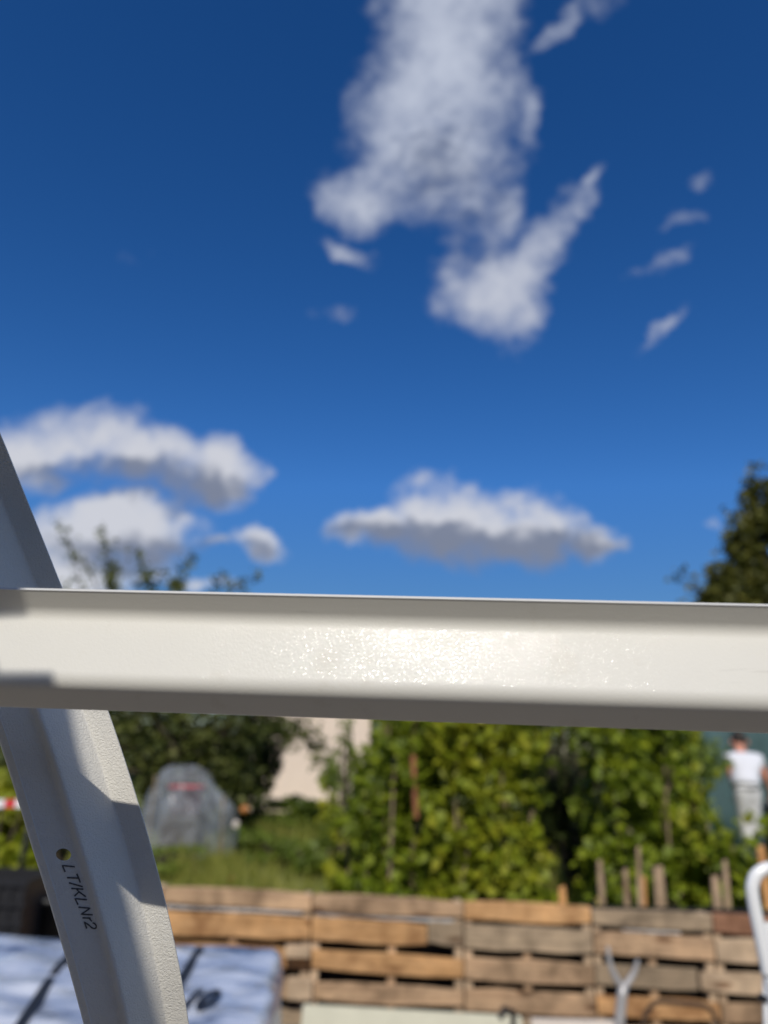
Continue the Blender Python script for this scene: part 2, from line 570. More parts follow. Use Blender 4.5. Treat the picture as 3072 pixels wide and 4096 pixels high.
# ------------------------------------------------------------------ foliage helpers
def leaves(name, P, size, mat, parent, up=.35, seed=0, flat=None, hang=0.0):
    """many small folded leaves, 4 triangles each"""
    R = np.random.RandomState(seed)
    P = np.asarray(P, float)
    n = len(P)
    size = np.asarray(size, float) * np.ones(n)
    nrm = R.normal(size=(n, 3))
    nrm[:, 2] = np.abs(nrm[:, 2]) + up
    if flat is not None: nrm += np.asarray(flat)
    nrm /= np.linalg.norm(nrm, axis=1)[:, None]
    d = R.normal(size=(n, 3))
    d[:, 2] -= hang
    d -= nrm * (d * nrm).sum(1)[:, None]
    d /= np.linalg.norm(d, axis=1)[:, None] + 1e-9
    s = np.cross(nrm, d)
    w = size * R.uniform(.62, .9, n)
    L = size * R.uniform(.85, 1.25, n)
    fold = R.uniform(.05, .22, n) * size
    b = P - d * (L * .5)[:, None]
    V = np.empty((n, 5, 3))
    V[:, 0] = b
    V[:, 1] = b + d * (L * .42)[:, None] - s * (w * .5)[:, None] + nrm * fold[:, None]
    V[:, 2] = b + d * L[:, None] - nrm * (fold * .6)[:, None]
    V[:, 3] = b + d * (L * .42)[:, None] + s * (w * .5)[:, None] + nrm * fold[:, None]
    V[:, 4] = b + d * (L * .5)[:, None]
    tri = np.array([[0, 4, 1], [1, 4, 2], [0, 3, 4], [4, 3, 2]])
    idx = (np.arange(n)[:, None, None] * 5 + tri[None]).reshape(-1)
    me = bpy.data.meshes.new(name)
    me.vertices.add(n * 5)
    me.vertices.foreach_set('co', V.reshape(-1))
    nt = n * 4
    me.loops.add(nt * 3)
    me.loops.foreach_set('vertex_index', idx.astype(np.int32))
    me.polygons.add(nt)
    me.polygons.foreach_set('loop_start', np.arange(0, nt * 3, 3, dtype=np.int32))
    me.polygons.foreach_set('loop_total', np.full(nt, 3, dtype=np.int32))
    me.update()
    me.validate()
    return link(name, me, mat, parent)


def blob_points(n, centres, radii, R, shell=.45):
    """points spread through a set of uneven ellipsoids, denser towards their outside"""
    k = R.choice(len(centres), n, p=np.array([r[0] * r[2] for r in radii]) / sum(r[0] * r[2] for r in radii))
    d = R.normal(size=(n, 3))
    d /= np.linalg.norm(d, axis=1)[:, None]
    rad = R.uniform(0, 1, n) ** shell
    return np.asarray(centres)[k] + d * rad[:, None] * np.asarray(radii)[k]


def grow(mb, p, d, L, r, depth, R, tips, spread=.55, up=.12, nseg=4):
    pts, rad = [Vector(p)], [r]
    d = Vector(d).normalized()
    q = Vector(p)
    for i in range(nseg):
        d = (d + Vector((R.normal(), R.normal(), R.normal())) * .14 + Vector((0, 0, up * .5))).normalized()
        q = q + d * (L / nseg)
        pts.append(q.copy())
        rad.append(r * (1 - .45 * (i + 1) / nseg))
    mb.tube(pts, rad, 6 if r > .03 else 4)
    if depth <= 1:
        tips += [(a, d) for a in pts[1:]]
    if depth > 0:
        for k in range(R.randint(2, 4) + (depth > 2)):
            i = R.randint(1, nseg + 1)
            nd = (d + Vector((R.normal(), R.normal(), R.normal() * .8)) * spread).normalized()
            grow(mb, pts[i], nd, L * R.uniform(.55, .82), rad[i] * .72, depth - 1, R, tips, spread, up, nseg)


# ------------------------------------------------------------------ the steel frame close to the lens
def fillet(pts, rads, n=5):
    """2-D polyline with rounded corners"""
    out = [Vector(pts[0])]
    for i in range(1, len(pts) - 1):
        a, b, c = Vector(pts[i - 1]), Vector(pts[i]), Vector(pts[i + 1])
        u, w = (a - b).normalized(), (c - b).normalized()
        r = rads[i - 1]
        ang = math.acos(max(-1, min(1, u.dot(w))))
        t = min(r / math.tan(ang / 2), .48 * (a - b).length, .48 * (c - b).length)
        p0, p1 = b + u * t, b + w * t
        for k in range(n + 1):
            s = k / n
            out.append(p0 * (1 - s) ** 2 + b * 2 * s * (1 - s) + p1 * s * s)
    out.append(Vector(pts[-1]))
    return out


def offset2(pts, t):
    out = []
    for i, p in enumerate(pts):
        a = pts[max(i - 1, 0)]
        b = pts[min(i + 1, len(pts) - 1)]
        d = (b - a).normalized()
        out.append(p + Vector((-d.y, d.x)) * t)
    return out


def sweep(name, section, frames, mat, parent, smooth_angle=35):
    """closed section (list of 2-D points) carried along frames (origin, axis_u, axis_v)"""
    n = len(section)
    vs = [o + u * s.x + v * s.y for o, u, v in frames for s in section]
    fs = []
    for i in range(len(frames) - 1):
        for k in range(n):
            fs.append((i * n + k, i * n + (k + 1) % n, (i + 1) * n + (k + 1) % n, (i + 1) * n + k))
    fs.append(tuple(range(n - 1, -1, -1)))
    fs.append(tuple((len(frames) - 1) * n + k for k in range(n)))
    me = bpy.data.meshes.new(name)
    me.from_pydata([tuple(p) for p in vs], [], fs)
    bm = bmesh.new()
    bm.from_mesh(me)
    bmesh.ops.recalc_face_normals(bm, faces=bm.faces)
    bm.to_mesh(me)
    bm.free()
    for p in me.polygons: p.use_smooth = True
    me.set_sharp_from_angle(angle=math.radians(smooth_angle))
    return link(name, me, mat, parent)


# --- crossbar
MM = .001
BAR_ROT = math.radians(-4.4)
bo = at(1536, 2487, .352)                   # where lip and face meet, mid picture
bax = Vector((math.cos(BAR_ROT), math.sin(BAR_ROT), -.0125)).normalized()
bv = Vector((bax.y, -bax.x, 0)).normalized()             # toward the camera
bar_line = [(8.4, 10.2), (0, 0), (10.2, -33.2), (-7.0, -43.6), (-9, -39.5)]
bl = fillet(bar_line, [9, 7.0, 2.2], 10)
sec = bl + list(reversed(offset2(bl, 1.3)))
sec = [p * MM for p in sec]
bar = empty('crossbar', bo + bax * -.62)
Mi = bar.matrix_basis.inverted()
fr = [(bo + bax * s - bar.location, bv, Vector((0, 0, 1))) for s in np.linspace(-.62, .85, 40)]
sweep('folded_sheet', sec, fr, M['bar'], bar)
# pale cut edge along the lip
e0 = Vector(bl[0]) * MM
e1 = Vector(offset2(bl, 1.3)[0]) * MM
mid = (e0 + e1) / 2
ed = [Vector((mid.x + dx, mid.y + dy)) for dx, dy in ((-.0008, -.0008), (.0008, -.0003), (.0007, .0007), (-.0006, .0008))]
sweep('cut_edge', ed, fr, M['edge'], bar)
tag(bar, 'horizontal cream powder-coated steel bar crossing the whole picture', 'steel bar')

# --- curved rib
RIB_Y = .466
SURVEY = [(0, 1735, .405), (76, 1929, .422), (159, 2129, .437), (246, 2348, .450), (434, 2844, .461), (536, 3181, .467), (610, 3415, .473), (660, 3591, .478), (682, 3702, .482), (753, 4096, .495)]
mid_pts = [at(*q) for q in SURVEY]
cz_ = np.array([p.z for p in mid_pts]) - 1.45
fx = np.polyfit(cz_, [p.x for p in mid_pts], 3)          # one fair curve through the surveyed edge
fy = np.polyfit(cz_, [p.y for p in mid_pts], 3)
mid_pts = [Vector((float(np.polyval(fx, z - 1.45)), float(np.polyval(fy, z - 1.45)), z)) for z in np.linspace(mid_pts[0].z, mid_pts[-1].z, 14)]


def carry_on(p, d, bend, n, step):
    out = []
    p, d = p.copy(), d.normalized()
    for i in range(n):
        d = (d + bend(i)).normalized()
        p = p + d * step
        out.append(p.copy())
    return out


top_pts = carry_on(mid_pts[0], mid_pts[0] - mid_pts[1], lambda i: Vector((-.045, 0, -.025)), 22, .03)[::-1]
low_pts = carry_on(mid_pts[-1], mid_pts[-1] - mid_pts[-2], lambda i: Vector((-.022 if i < 8 else 0, 0, 0)), 43, .03)
low_pts = [p for p in low_pts if p.z > .02]
low_pts.append(Vector((low_pts[-1].x, low_pts[-1].y, 0)))
cur = catmull(top_pts + mid_pts + low_pts, 4)
rib_line = [(0, 0), (-13.6, 0), (-27.6, 27), (-32.6, 21.5), (-47.5, 26.5), (-52, 25.5), (-54.5, 21)]
rl = fillet(rib_line, [2.2, 2.6, 3.6, 1.6, 2.2], 5)
rsec = [p * MM for p in rl + list(reversed(offset2(rl, 1.2)))]
rib = empty('curved_rib', low_pts[-1])
frr = []
for i, p in enumerate(cur):
    t = (cur[min(i + 1, len(cur) - 1)] - cur[max(i - 1, 0)]).normalized()   # runs downwards
    v_ = Vector((0, -1, 0))
    v_ = (v_ - t * v_.dot(t)).normalized()
    nrm = v_.cross(t)                       # to the right / outside of the curve
    if nrm.x < 0: nrm = -nrm
    k_ = float(np.interp(p.z, [1.2, 1.31, 1.37, 1.42, 1.6], [.86, .89, .95, .99, 1.0]))
    frr.append((p - rib.location, nrm * k_, v_ * k_))
rib_sheet = sweep('folded_sheet', rsec, frr, M['rib'], rib)


def rib_hit(px, py):
    o = CAM - rib.location
    h = RIB_BVH.ray_cast(o, ray(px, py).normalized())
    return h[0], h[1]


bmr = bmesh.new()
bmr.from_mesh(rib_sheet.data)
RIB_BVH = BVHTree.FromBMesh(bmr)
bmr.free()

# drilled slot
hp, hn = rib_hit(254, 3419)
if hp is not None:
    hole = MB()
    zc = hn.normalized()
    xa = (rib_hit(275, 3427)[0] - rib_hit(233, 3411)[0]).normalized()
    xa = (xa - zc * xa.dot(zc)).normalized()
    ya = zc.cross(xa)
    ring = [xa * (math.cos(a) * .0040) + ya * (math.sin(a) * .0030) for a in np.linspace(0, 2 * math.pi, 33)[:-1]]
    hole.add([hp + zc * .004 + r for r in ring] + [hp - zc * .004 + r for r in ring],
             [tuple(range(32)), tuple(range(63, 31, -1))] + [(i, (i + 1) % 32, 32 + (i + 1) % 32, 32 + i) for i in range(32)])
    hm = hole.build('hole_cutter', None, rib)
    bmh = bmesh.new()
    bmh.from_mesh(hm.data)
    bmesh.ops.recalc_face_normals(bmh, faces=bmh.faces)
    bmh.to_mesh(hm.data)
    bmh.free()
    md = rib_sheet.modifiers.new('hole', 'BOOLEAN')
    md.operation = 'DIFFERENCE'
    md.solver = 'EXACT'
    md.use_self = True
    md.object = hm
    bpy.context.view_layer.update()
    dg = bpy.context.evaluated_depsgraph_get()
    nm = bpy.data.meshes.new_from_object(rib_sheet.evaluated_get(dg))
    rib_sheet.modifiers.clear()
    if len(nm.polygons) > 1000: rib_sheet.data = nm
    print('rib polys', len(nm.polygons))
    bpy.data.objects.remove(hm)

# thin pale line along the fold
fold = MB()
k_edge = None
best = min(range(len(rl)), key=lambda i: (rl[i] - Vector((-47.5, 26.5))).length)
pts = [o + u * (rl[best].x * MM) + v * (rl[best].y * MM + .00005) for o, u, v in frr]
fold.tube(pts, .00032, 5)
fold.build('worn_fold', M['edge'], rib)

# handwriting, drawn with a marker on the sheet
CRX, CRY, CRS = 150, 3300, 1548 / 350.
STROKES = [[(490, 830), (440, 716), (660, 738)],
           [(522, 930), (738, 938)], [(693, 862), (728, 935), (757, 1018)],
           [(555, 1020), (800, 1090)],
           [(596, 1120), (812, 1134)], [(652, 1258), (735, 1180), (690, 1132)], [(735, 1180), (856, 1268)],
           [(718, 1410), (664, 1300), (878, 1320)],
           [(724, 1452), (932, 1470), (772, 1578), (978, 1586)],
           [(795, 1640), (940, 1645)], [(918, 1648), (935, 1672), (960, 1702)],
           [(872, 1830), (828, 1712), (905, 1765), (960, 1815), (1005, 1833), (1040, 1815), (1043, 1775), (1010, 1738), (975, 1730)]]
wr = MB()
for st in STROKES:
    P2 = [Vector(p) for p in st]
    dense = []
    for a, b in zip(P2[:-1], P2[1:]):
        m_ = max(2, int((b - a).length / 22))
        dense += [a.lerp(b, i / m_) for i in range(m_)]
    dense.append(P2[-1])
    rows = []
    for i, p in enumerate(dense):
        d = (dense[min(i + 1, len(dense) - 1)] - dense[max(i - 1, 0)]).normalized()
        s_ = Vector((-d.y, d.x)) * (13.5 + 1.5 * math.sin(i * 1.7))
        row = []
        for q in (p + s_, p - s_):
            h, n_ = rib_hit(CRX + q.x / CRS, CRY + q.y / CRS)
            if h is None: break
            row.append(h + n_ * .00025)
        if len(row) == 2: rows.append(row)
    if len(rows) > 1:
        wr.add([q for r in rows for q in r], [(2 * i, 2 * i + 1, 2 * i + 3, 2 * i + 2) for i in range(len(rows) - 1)])
tag(wr.build('handwriting', M['ink'], rib), 'black marker lettering LT/KLNr2 running down the rib')
tag(rib, 'curved grey-white steel rib with LT/KLNr2 written on it, behind the crossbar', 'steel rib')

# --- posts that carry the bar, and an added unseen blocker that shades the rib
for s, x0 in ((-1, -.60), (1, .83)):
    p = bo + bax * x0
    po = empty('frame_post', (p.x, p.y + .055, 0))
    m_ = MB().box((-.03, -.03, 0), (.03, .03, 1.50))
    bevel(m_.build('post', M['bar'], po), .004)
    MB().box((-.045, -.06, 1.44), (.045, -.031, 1.49)).build('bracket', M['grey_steel'], po)
    tag(po, 'square steel post carrying the %s end of the crossbar' % ('left' if s < 0 else 'right'), 'steel post', 'posts of the steel frame')
CASTER_Y = -.15
caster = empty('roof_rafter', (-.62, CASTER_Y, 0))
tL = (.45 - CASTER_Y) / -LDIR.y
SHADOW_EDGE = [(285, 2345), (270, 2841), (318, 3064), (405, 3300), (495, 3591), (552, 3855), (605, 4096)]
re = [at(x, y, .45) + LDIR * tL for x, y in SHADOW_EDGE]
re = [re[0] + (re[1] - re[5]) * 2.2] + re + [re[-1] + (re[-1] - re[-3]) * .55]
zs = [p.z for p in re][::-1]
xs = [p.x for p in re][::-1]
_tanE = math.tan(SUN_EL) / math.cos(SUN_AZ)
_q = bo + bax * -.175
NOTCH = (_q.z - .0308 + (_q.y - .0096 - CASTER_Y) * _tanE - .0030, _q.z + (_q.y - CASTER_Y) * _tanE - .004)   # notch cut so that sunlight still reaches the bar's left end
stations = sorted(set(list(np.linspace(zs[0], zs[-1], 24)) + [NOTCH[0] - .001, NOTCH[0], NOTCH[1], NOTCH[1] + .001]))
caster_sheet = MB()
for z in stations:
    x = float(np.interp(z, zs, xs))
    x1 = x - (.025 if NOTCH[0] <= z <= NOTCH[1] else 0)
    caster_sheet.v += [tuple(Vector((a_, b_, z)) - caster.location) for a_, b_ in ((x1, CASTER_Y), (x - .125, CASTER_Y), (x - .125, CASTER_Y + .004), (x1, CASTER_Y + .004))]
for i in range(len(stations) - 1):
    caster_sheet.f += [(4 * i + k, 4 * i + (k + 1) % 4, 4 * i + 4 + (k + 1) % 4, 4 * i + 4 + k) for k in range(4)]
caster_sheet.build('rafter', M['bar'], caster)
lowp = re[-1] - caster.location
MB().box((-.03, -.02, lowp.z - .05), (lowp.x, .03, lowp.z + .0)).build('purlin', M['bar'], caster)
MB().box((-.08, -.03, 0), (-.03, .03, lowp.z + .5)).build('post', M['bar'], caster)
tag(caster, 'steel rafter and post of the unfinished frame beside the camera', 'steel frame')

# ------------------------------------------------------------------ pallet fence
FY = 4.8
fA, fB = at(700, 3540, FY), at(2850, 3650, FY)
slope = (fB.z - fA.z) / (fB.x - fA.x)


def ftop(x):
    return fA.z + (x - fA.x) * slope


ROWS = [(.0, .098), (.122, .245), (.287, .397), (.440, .544), (.590, .69)]
SEAMS = [at(-1900, 3700, FY).x, at(-1250, 3700, FY).x, at(-620, 3700, FY).x, at(30, 3700, FY).x, at(640, 3700, FY).x, at(1245, 3700, FY).x, at(1854, 3700, FY).x, at(2367, 3720, FY).x,
         at(2850, 3740, FY).x, at(3360, 3740, FY).x, at(3950, 3740, FY).x]
WOODS = {5: ['w_tan', 'w_fresh', 'w_fresh', 'w_tan', 'w_tan'], 6: ['w_fresh', 'w_grey', 'w_tan', 'w_tan', 'w_grey'],
         7: ['w_grey', 'w_tan', 'w_grey', 'w_fresh', 'w_tan'], 8: ['w_red', 'w_pale', 'w_pale', 'w_tan', 'w_tan'],
         4: ['w_tan', 'w_fresh', 'w_fresh', 'w_tan', 'w_grey'], 3: ['w_tan', 'w_fresh', 'w_pale', 'w_fresh', 'w_tan']}
PLACE = {2: 'leftmost beyond the picture edge', 3: 'behind the black crate and wrapped stack', 4: 'directly behind the wrapped stack', 5: 'between the wrapped stack and the bright orange top board',
         6: 'with the bright orange top board', 7: 'with the grey top board behind the spade handle', 8: 'with the reddish top board beside the white tube',
         9: 'rightmost beyond the picture edge'}


def board(name, x0, x1, z0, z1, y, th, mat, parent, r, tilt=0.0):
    """one pallet board: slightly warped, worn ends"""
    m = MB()
    n = 4
    cz, h = (z0 + z1) / 2, (z1 - z0) / 2
    cx = (x0 + x1) / 2
    vs = []
    for i in range(n + 1):
        x = x0 + (x1 - x0) * i / n
        w = r.uniform(-.004, .004)
        d = r.uniform(-.005, .005)
        e = r.uniform(-.012, .0) if i in (0, n) else r.uniform(-.003, .003)
        zz = cz + slope * (x - cx) + w + tilt * (x - cx)
        vs += [(x, y + d, zz - h - e), (x, y + th + d, zz - h - e), (x, y + th + d, zz + h + e), (x, y + d, zz + h + e)]
    fs = [(0, 1, 2, 3), tuple(4 * n + k for k in (3, 2, 1, 0))]
    for i in range(n):
        fs += [(4 * i + k, 4 * i + 4 + k, 4 * i + 4 + (k + 1) % 4, 4 * i + (k + 1) % 4) for k in range(4)]
    m.add(vs, fs)
    o = m.build(name, mat, parent)
    bevel(o, .004, 1)
    return o


for k in range(len(SEAMS) - 1):
    if k < 2: continue
    x0, x1 = SEAMS[k] + .004, SEAMS[k + 1] - .004
    r = random.Random(40 + k)
    pal = empty('pallet', ((x0 + x1) / 2, FY, 0))
    L = lambda x: x - pal.location.x
    tz = ftop((x0 + x1) / 2)
    ws = WOODS.get(k, ['w_tan', 'w_fresh', 'w_grey', 'w_tan', 'w_tan'])
    for j, (a, b) in enumerate(ROWS):
        ja, jb = r.uniform(-.006, .006), r.uniform(-.006, .006)
        bx0, bx1 = L(x0), L(x1)
        if k == 7 and j == 2:
            bx1 = L(at(2781, 3850, FY).x)
        if k == 8 and j == 2:
            bx0 = L(at(2790, 3850, FY).x)
        if j == 4:
            a, b = .578, tz - .004
        if k == 5 and j == 1:                            # this row is pieced from two boards
            cut = L(at(1708, 3740, FY).x)
            board('board', cut + .004, bx1, tz - b + jb, tz - a + ja, -.021, .02, M['w_grey'], pal, r)
            bx1 = cut
        board('board', bx0, bx1, tz - b + jb, tz - a + ja, -.02 + r.uniform(-.004, .002), .02, M[ws[j]], pal, r, r.uniform(-.008, .008))
    for q, xx in enumerate((x0 + .024, (x0 + x1) / 2 + r.uniform(-.03, .03), x1 - .024)):
        o = MB().box((L(xx) - .022, .0025, 0.0), (L(xx) + .022, .09, tz - .02)).build('stringer', M['w_pale' if q != 1 else 'w_tan'], pal)
        bevel(o, .004, 1)
    for (a, b) in ((.02, .09), (.60, .68)):
        board('back_board', L(x0), L(x1), tz - b, tz - a, .0925, .018, M['w_tan'], pal, r)
    if k in (4, 5, 7):                                   # pale film caught in the top joint
        fl = MB()
        fx0, fx1 = (L(x0) + .02, L(x1) - .05) if k != 7 else (L(at(2490, 3730, FY).x), L(at(2720, 3730, FY).x))
        for q in range(9):
            x = fx0 + (fx1 - fx0) * q / 8
            zc = tz - .111 + slope * x + r.uniform(-.003, .003)
            fl.v += [(x, -.004, zc - .008), (x, -.004, zc + .008), (x, .002, zc + .008), (x, .002, zc - .008)]
        for q in range(8):
            fl.f += [(4 * q + c_, 4 * q + 4 + c_, 4 * q + 4 + (c_ + 1) % 4, 4 * q + (c_ + 1) % 4) for c_ in range(4)]
        tag(fl.build('film_strip', M['film_w'], pal), 'whitish film caught in the top joint')
    tag(pal, 'upright pallet section of the fence ' + PLACE[k], 'pallet', 'pallets set on edge as a fence')
lin = MB().box((SEAMS[2], FY + .135, 0), (SEAMS[-1], FY + .15, .6))
tag(lin.build('black_liner', M['black']), 'black sheet lining the back of the pallet fence', 'liner')
# short end blocks beside the wrapped stack
for i, (pa, pb) in enumerate((((1140, 3785), (1240, 3835)), ((1148, 3915), (1246, 4005)))):
    a, b = at(*pa, FY - .1), at(*pb, FY - .1)
    o = MB().box((0, 0, 0), (b.x - a.x, .065, a.z - b.z)).build('wood_block', M['w_pale'], None, False, (a.x, FY - .10, b.z))
    bevel(o, .006, 2)
    tag(o, ('upper' if i == 0 else 'lower') + ' pale wood block nailed to the fence beside the wrapped stack', 'wood block', 'wood blocks on the fence')

# ------------------------------------------------------------------ stakes behind the fence
STK = [(2247, 3550, .045, 'stake_o', 0, 'short bright orange stake sticking up above the orange top board'), (2397, 3445, .036, 'stake', 1.5, 'grey stake just right of the dark gap in the beans'),
       (2500, 3480, .034, 'stake', -1, 'thin brown stake left of the tallest thin stake'), (2552, 3390, .03, 'stake', -4, 'tall leaning reddish stake among the beans'),
       (2572, 3510, .03, 'stake_o', -3, 'short thin stake close to the wide grey stake'), (2630, 3470, .066, 'stake', 0, 'widest grey stake behind the grey top board'),
       (2858, 3508, .05, 'stake', 0, 'dark weathered stake at the joint of the reddish top board'), (2898, 3445, .036, 'stake', -3, 'tall thin stake near the reddish top board'),
       (3040, 3388, .05, 'stake_o', 2, 'pale orange stake behind the white tube')]
for i, (px, py, w, mt, lean, lab) in enumerate(STK):
    p = at(px, py, FY + .24 + (i % 3) * .06)
    st = empty('stake', (p.x - math.tan(math.radians(-lean)) * 0, p.y, 0))
    h = p.z
    dx = -math.tan(math.radians(lean)) * .5
    m = MB()
    vs = []
    r = random.Random(i)
    for t in (0, .3, .6, .85, 1):
        ww = w / 2 * (1 + r.uniform(-.08, .08)) * (1 if t < 1 else .8)
        c = (dx * (t - 1), r.uniform(-.002, .002), h * t + (.0 if t < 1 else 0))
        vs += [(c[0] - ww, c[1] - ww * .6, c[2]), (c[0] + ww, c[1] - ww * .6, c[2] + (0 if t < 1 else .012)), (c[0] + ww, c[1] + ww * .6, c[2] + (0 if t < 1 else .01)), (c[0] - ww, c[1] + ww * .6, c[2])]
    fs = [(3, 2, 1, 0), (16, 17, 18, 19)] + [(4 * a + k, 4 * a + (k + 1) % 4, 4 * a + 4 + (k + 1) % 4, 4 * a + 4 + k) for a in range(4) for k in range(4)]
    m.add(vs, fs)
    bevel(m.build('shaft', M[mt], st), .003, 1)
    tag(st, lab, 'stake', 'stakes behind the fence')

# ------------------------------------------------------------------ things in front of the fence
b0, b1 = at(1212, 4018, 4.55), at(2085, 4066, 4.55)
pb = MB()
pb.add([(0, 0, -.35), (b1.x - b0.x, 0, -.35), (b1.x - b0.x, .17, b1.z - b0.z), (0, .17, 0), (0, .02, -.35), (b1.x - b0.x, .02, -.35), (b1.x - b0.x, .19, b1.z - b0.z), (0, .19, 0)],
       [(0, 1, 2, 3), (7, 6, 5, 4), (0, 4, 5, 1), (3, 2, 6, 7), (0, 3, 7, 4), (1, 5, 6, 2)])
o = pb.build('panel', M['board'], None, False, (b0.x, 4.55 - .17, max(b0.z, .0)))
for v in o.data.vertices:
    if v.co.z < -.2: v.co.z = -b0.z
tag(bevel(o, .004), 'pale greenish board leaning against the foot of the fence', 'board')
w0, w1 = at(2125, 4078, 4.6), at(2470, 4096, 4.6)
o = MB().box((0, 0, 0), (w1.x - w0.x, .03, w0.z + .0)).build('panel', M['whiteboard'], None, False, (w0.x, 4.6, .0))
tag(bevel(o, .004), 'off-white board low against the fence left of the spade', 'board')
c0 = at(2060, 4085, 4.3)
hose = MB()
hp_ = []
for i in range(90):
    a = i * .33
    hp_.append((.10 * math.cos(a) * (1 + .1 * math.sin(i)), .10 * math.sin(a) * .5, .012 + .0014 * i + .008 * math.sin(i * .9)))
hose.tube(hp_, .011, 7)
ho = empty('garden_hose', (c0.x, 4.3, 0))
hose.build('coil', M['black'], ho, True)
MB().tube([(0, .05, .0), (.0, .05, max(.1, c0.z + .03)), (-.05, .03, max(.1, c0.z + .045)), (-.07, 0, max(.08, c0.z + .01))], .014, 8).build('stand_pipe', M['black'], ho, True)
tag(ho, 'coil of black hose on the ground between the two pale boards', 'hose')

# spade stuck in the ground, its Y handle upward
SY = 3.1
sp = empty('spade', (at(2486, 3950, SY).x, SY, 0))
lo = lambda px, py, dy=0: at(px, py, SY + dy) - sp.location
fork = lo(2494, 3950)
m = MB().tube([fork + Vector((0, 0, .012)), lo(2488, 3985), lo(2478, 4096), lo(2468, 4200), Vector((lo(2462, 4280).x, 0, .26))], [.017, .0185, .019, .019, .017], 12)
m.build('shaft', M['grey_steel'], sp, True)
for nm_, pts_ in (('prong', [(2494, 3956), (2468, 3920), (2447, 3875), (2436, 3830), (2432, 3788)]), ('prong', [(2494, 3956), (2512, 3930), (2536, 3892), (2546, 3862), (2551, 3838)])):
    c = catmull([lo(*p) for p in pts_], 6)
    MB().tube(c, list(np.linspace(.0145, .0065, len(c))), 10).build(nm_, M['grey_steel'], sp, True)
bx = lo(2462, 4280).x
bl_ = MB()
for i in range(7):
    t = i / 6
    z = .27 - .30 * t
    hw = .095 * (1 - .25 * t * t) if i < 6 else .02
    bl_.v += [(bx - hw, .004 + .012 * (1 - 0), z), (bx, .0, z), (bx + hw, .016, z), (bx + hw, .019, z), (bx, .003, z), (bx - hw, .019, z)]
for i in range(6):
    bl_.f += [(6 * i + k, 6 * i + 6 + k, 6 * i + 6 + (k + 1) % 6, 6 * i + (k + 1) % 6) for k in range(6)]
bl_.f += [(0, 1, 2, 3, 4, 5), tuple(36 + k for k in (5, 4, 3, 2, 1, 0))]
bl_.build('blade', M['grey_steel'], sp)
tag(sp, 'grey spade with a forked Y handle standing in front of the fence', 'spade')

# rusty hoop
HY = 4.35
hpts = [(2560, 4330), (2568, 4160), (2574, 4090), (2590, 4045), (2630, 4008), (2720, 4012), (2810, 4022), (2845, 4042), (2864, 4082), (2868, 4140), (2870, 4330)]
c = catmull([at(px, py, HY) for px, py in hpts], 7)
c = [p for p in c if p.z > 0]
hb = empty('rusty_hoop', (c[0].x, HY, 0))
MB().tube([Vector((c[0].x, HY, 0)) - hb.location] + [p - hb.location for p in c] + [Vector((c[-1].x, HY, 0)) - hb.location], .0125, 8).build('rod', M['rust'], hb, True)
tag(hb, 'dark rusty bent iron hoop standing low before the fence', 'iron hoop')

# white tube frame at the right edge
TY = 1.5
tp = [(3078, 3474), (3052, 3480), (3024, 3502), (3010, 3540), (3010, 3580), (3022, 3650), (3043, 3750), (3072, 3890), (3112, 4080)]
tw = [at(px, py, TY) for px, py in tp]
tf = empty('white_tube_frame', (tw[-1].x + .05, TY, 0))
top = tw[0]
right = [Vector((top.x + .03, TY, top.z)), Vector((top.x + .40, TY + .02, top.z)), Vector((top.x + .445, TY + .02, top.z - .03)), Vector((top.x + .45, TY + .02, top.z - .09)), Vector((top.x + .40, TY, .35)), Vector((top.x + .38, TY, 0))]
left = tw + [Vector((tw[-1].x + .05, TY, .35)), Vector((tw[-1].x + .06, TY, 0))]
c = catmull([p - tf.location for p in (left[::-1] + right)], 8)
MB().tube(c, .0112, 14).build('bent_tube', M['frame_white'], tf, True)
g0, g1, g2 = at(3052, 3690, TY), at(3100, 3690, TY), at(3082, 3850, TY)
gp = [p - tf.location for p in (g0, g1, g2)]
MB().add([p + Vector((0, dy, 0)) for dy in (-.004, .004) for p in gp], [(0, 1, 2), (5, 4, 3), (0, 3, 4, 1), (1, 4, 5, 2), (2, 5, 3, 0)]).build('gusset', M['frame_white'], tf)
tag(tf, 'white bent steel tube frame curving in at the right edge', 'tube frame')
ry = 1.75
r0, r1 = at(3063, 3850, ry), at(3066, 4096, ry)
rod = empty('white_rod', (r1.x, ry, 0))
MB().tube([(0, 0, 0), (0, 0, r1.z), r0 - rod.location], .0062, 10).build('rod', M['frame_white'], rod, True)
cz = at(3064, 3992, ry).z
MB().tube([(0, 0, cz - .006), (0, 0, cz + .006)], .0095, 10).build('clip', M['black'], rod)
tag(rod, 'thin upright white rod with a black clip at the right edge', 'rod')

# ------------------------------------------------------------------ stack wrapped in printed film
SYF = 3.45
q_fr = at(1122, 3788, SYF)                     # far right corner of the top
q_nr = at(1062, 4180, 2.55)                    # near right corner
ex = (at(200, 3742, SYF) - q_fr)
ex = ex.normalized()                           # along the far edge, to the left
ed_ = (q_nr - q_fr)
n_top = ed_.cross(ex).normalized()
if n_top.z < 0: n_top = -n_top
SW, SD = 1.75, ed_.length
ed_ = ed_.normalized()
stk = empty('wrapped_stack', (q_fr.x - .9, 3.0, 0))
so = stk.location


def on_top(u, d, h=0.0):
    return q_fr + ex * u + ed_ * d + n_top * h - so


def top_pix(px, py, h=.003):
    d = ray(px, py)
    t = (q_fr - CAM).dot(n_top) / d.dot(n_top)
    return CAM + d * t + n_top * h - so


ws_ = MB()
NU, ND = 70, 44
rw = np.random.RandomState(3)
ph = rw.uniform(0, 6.28, 12)


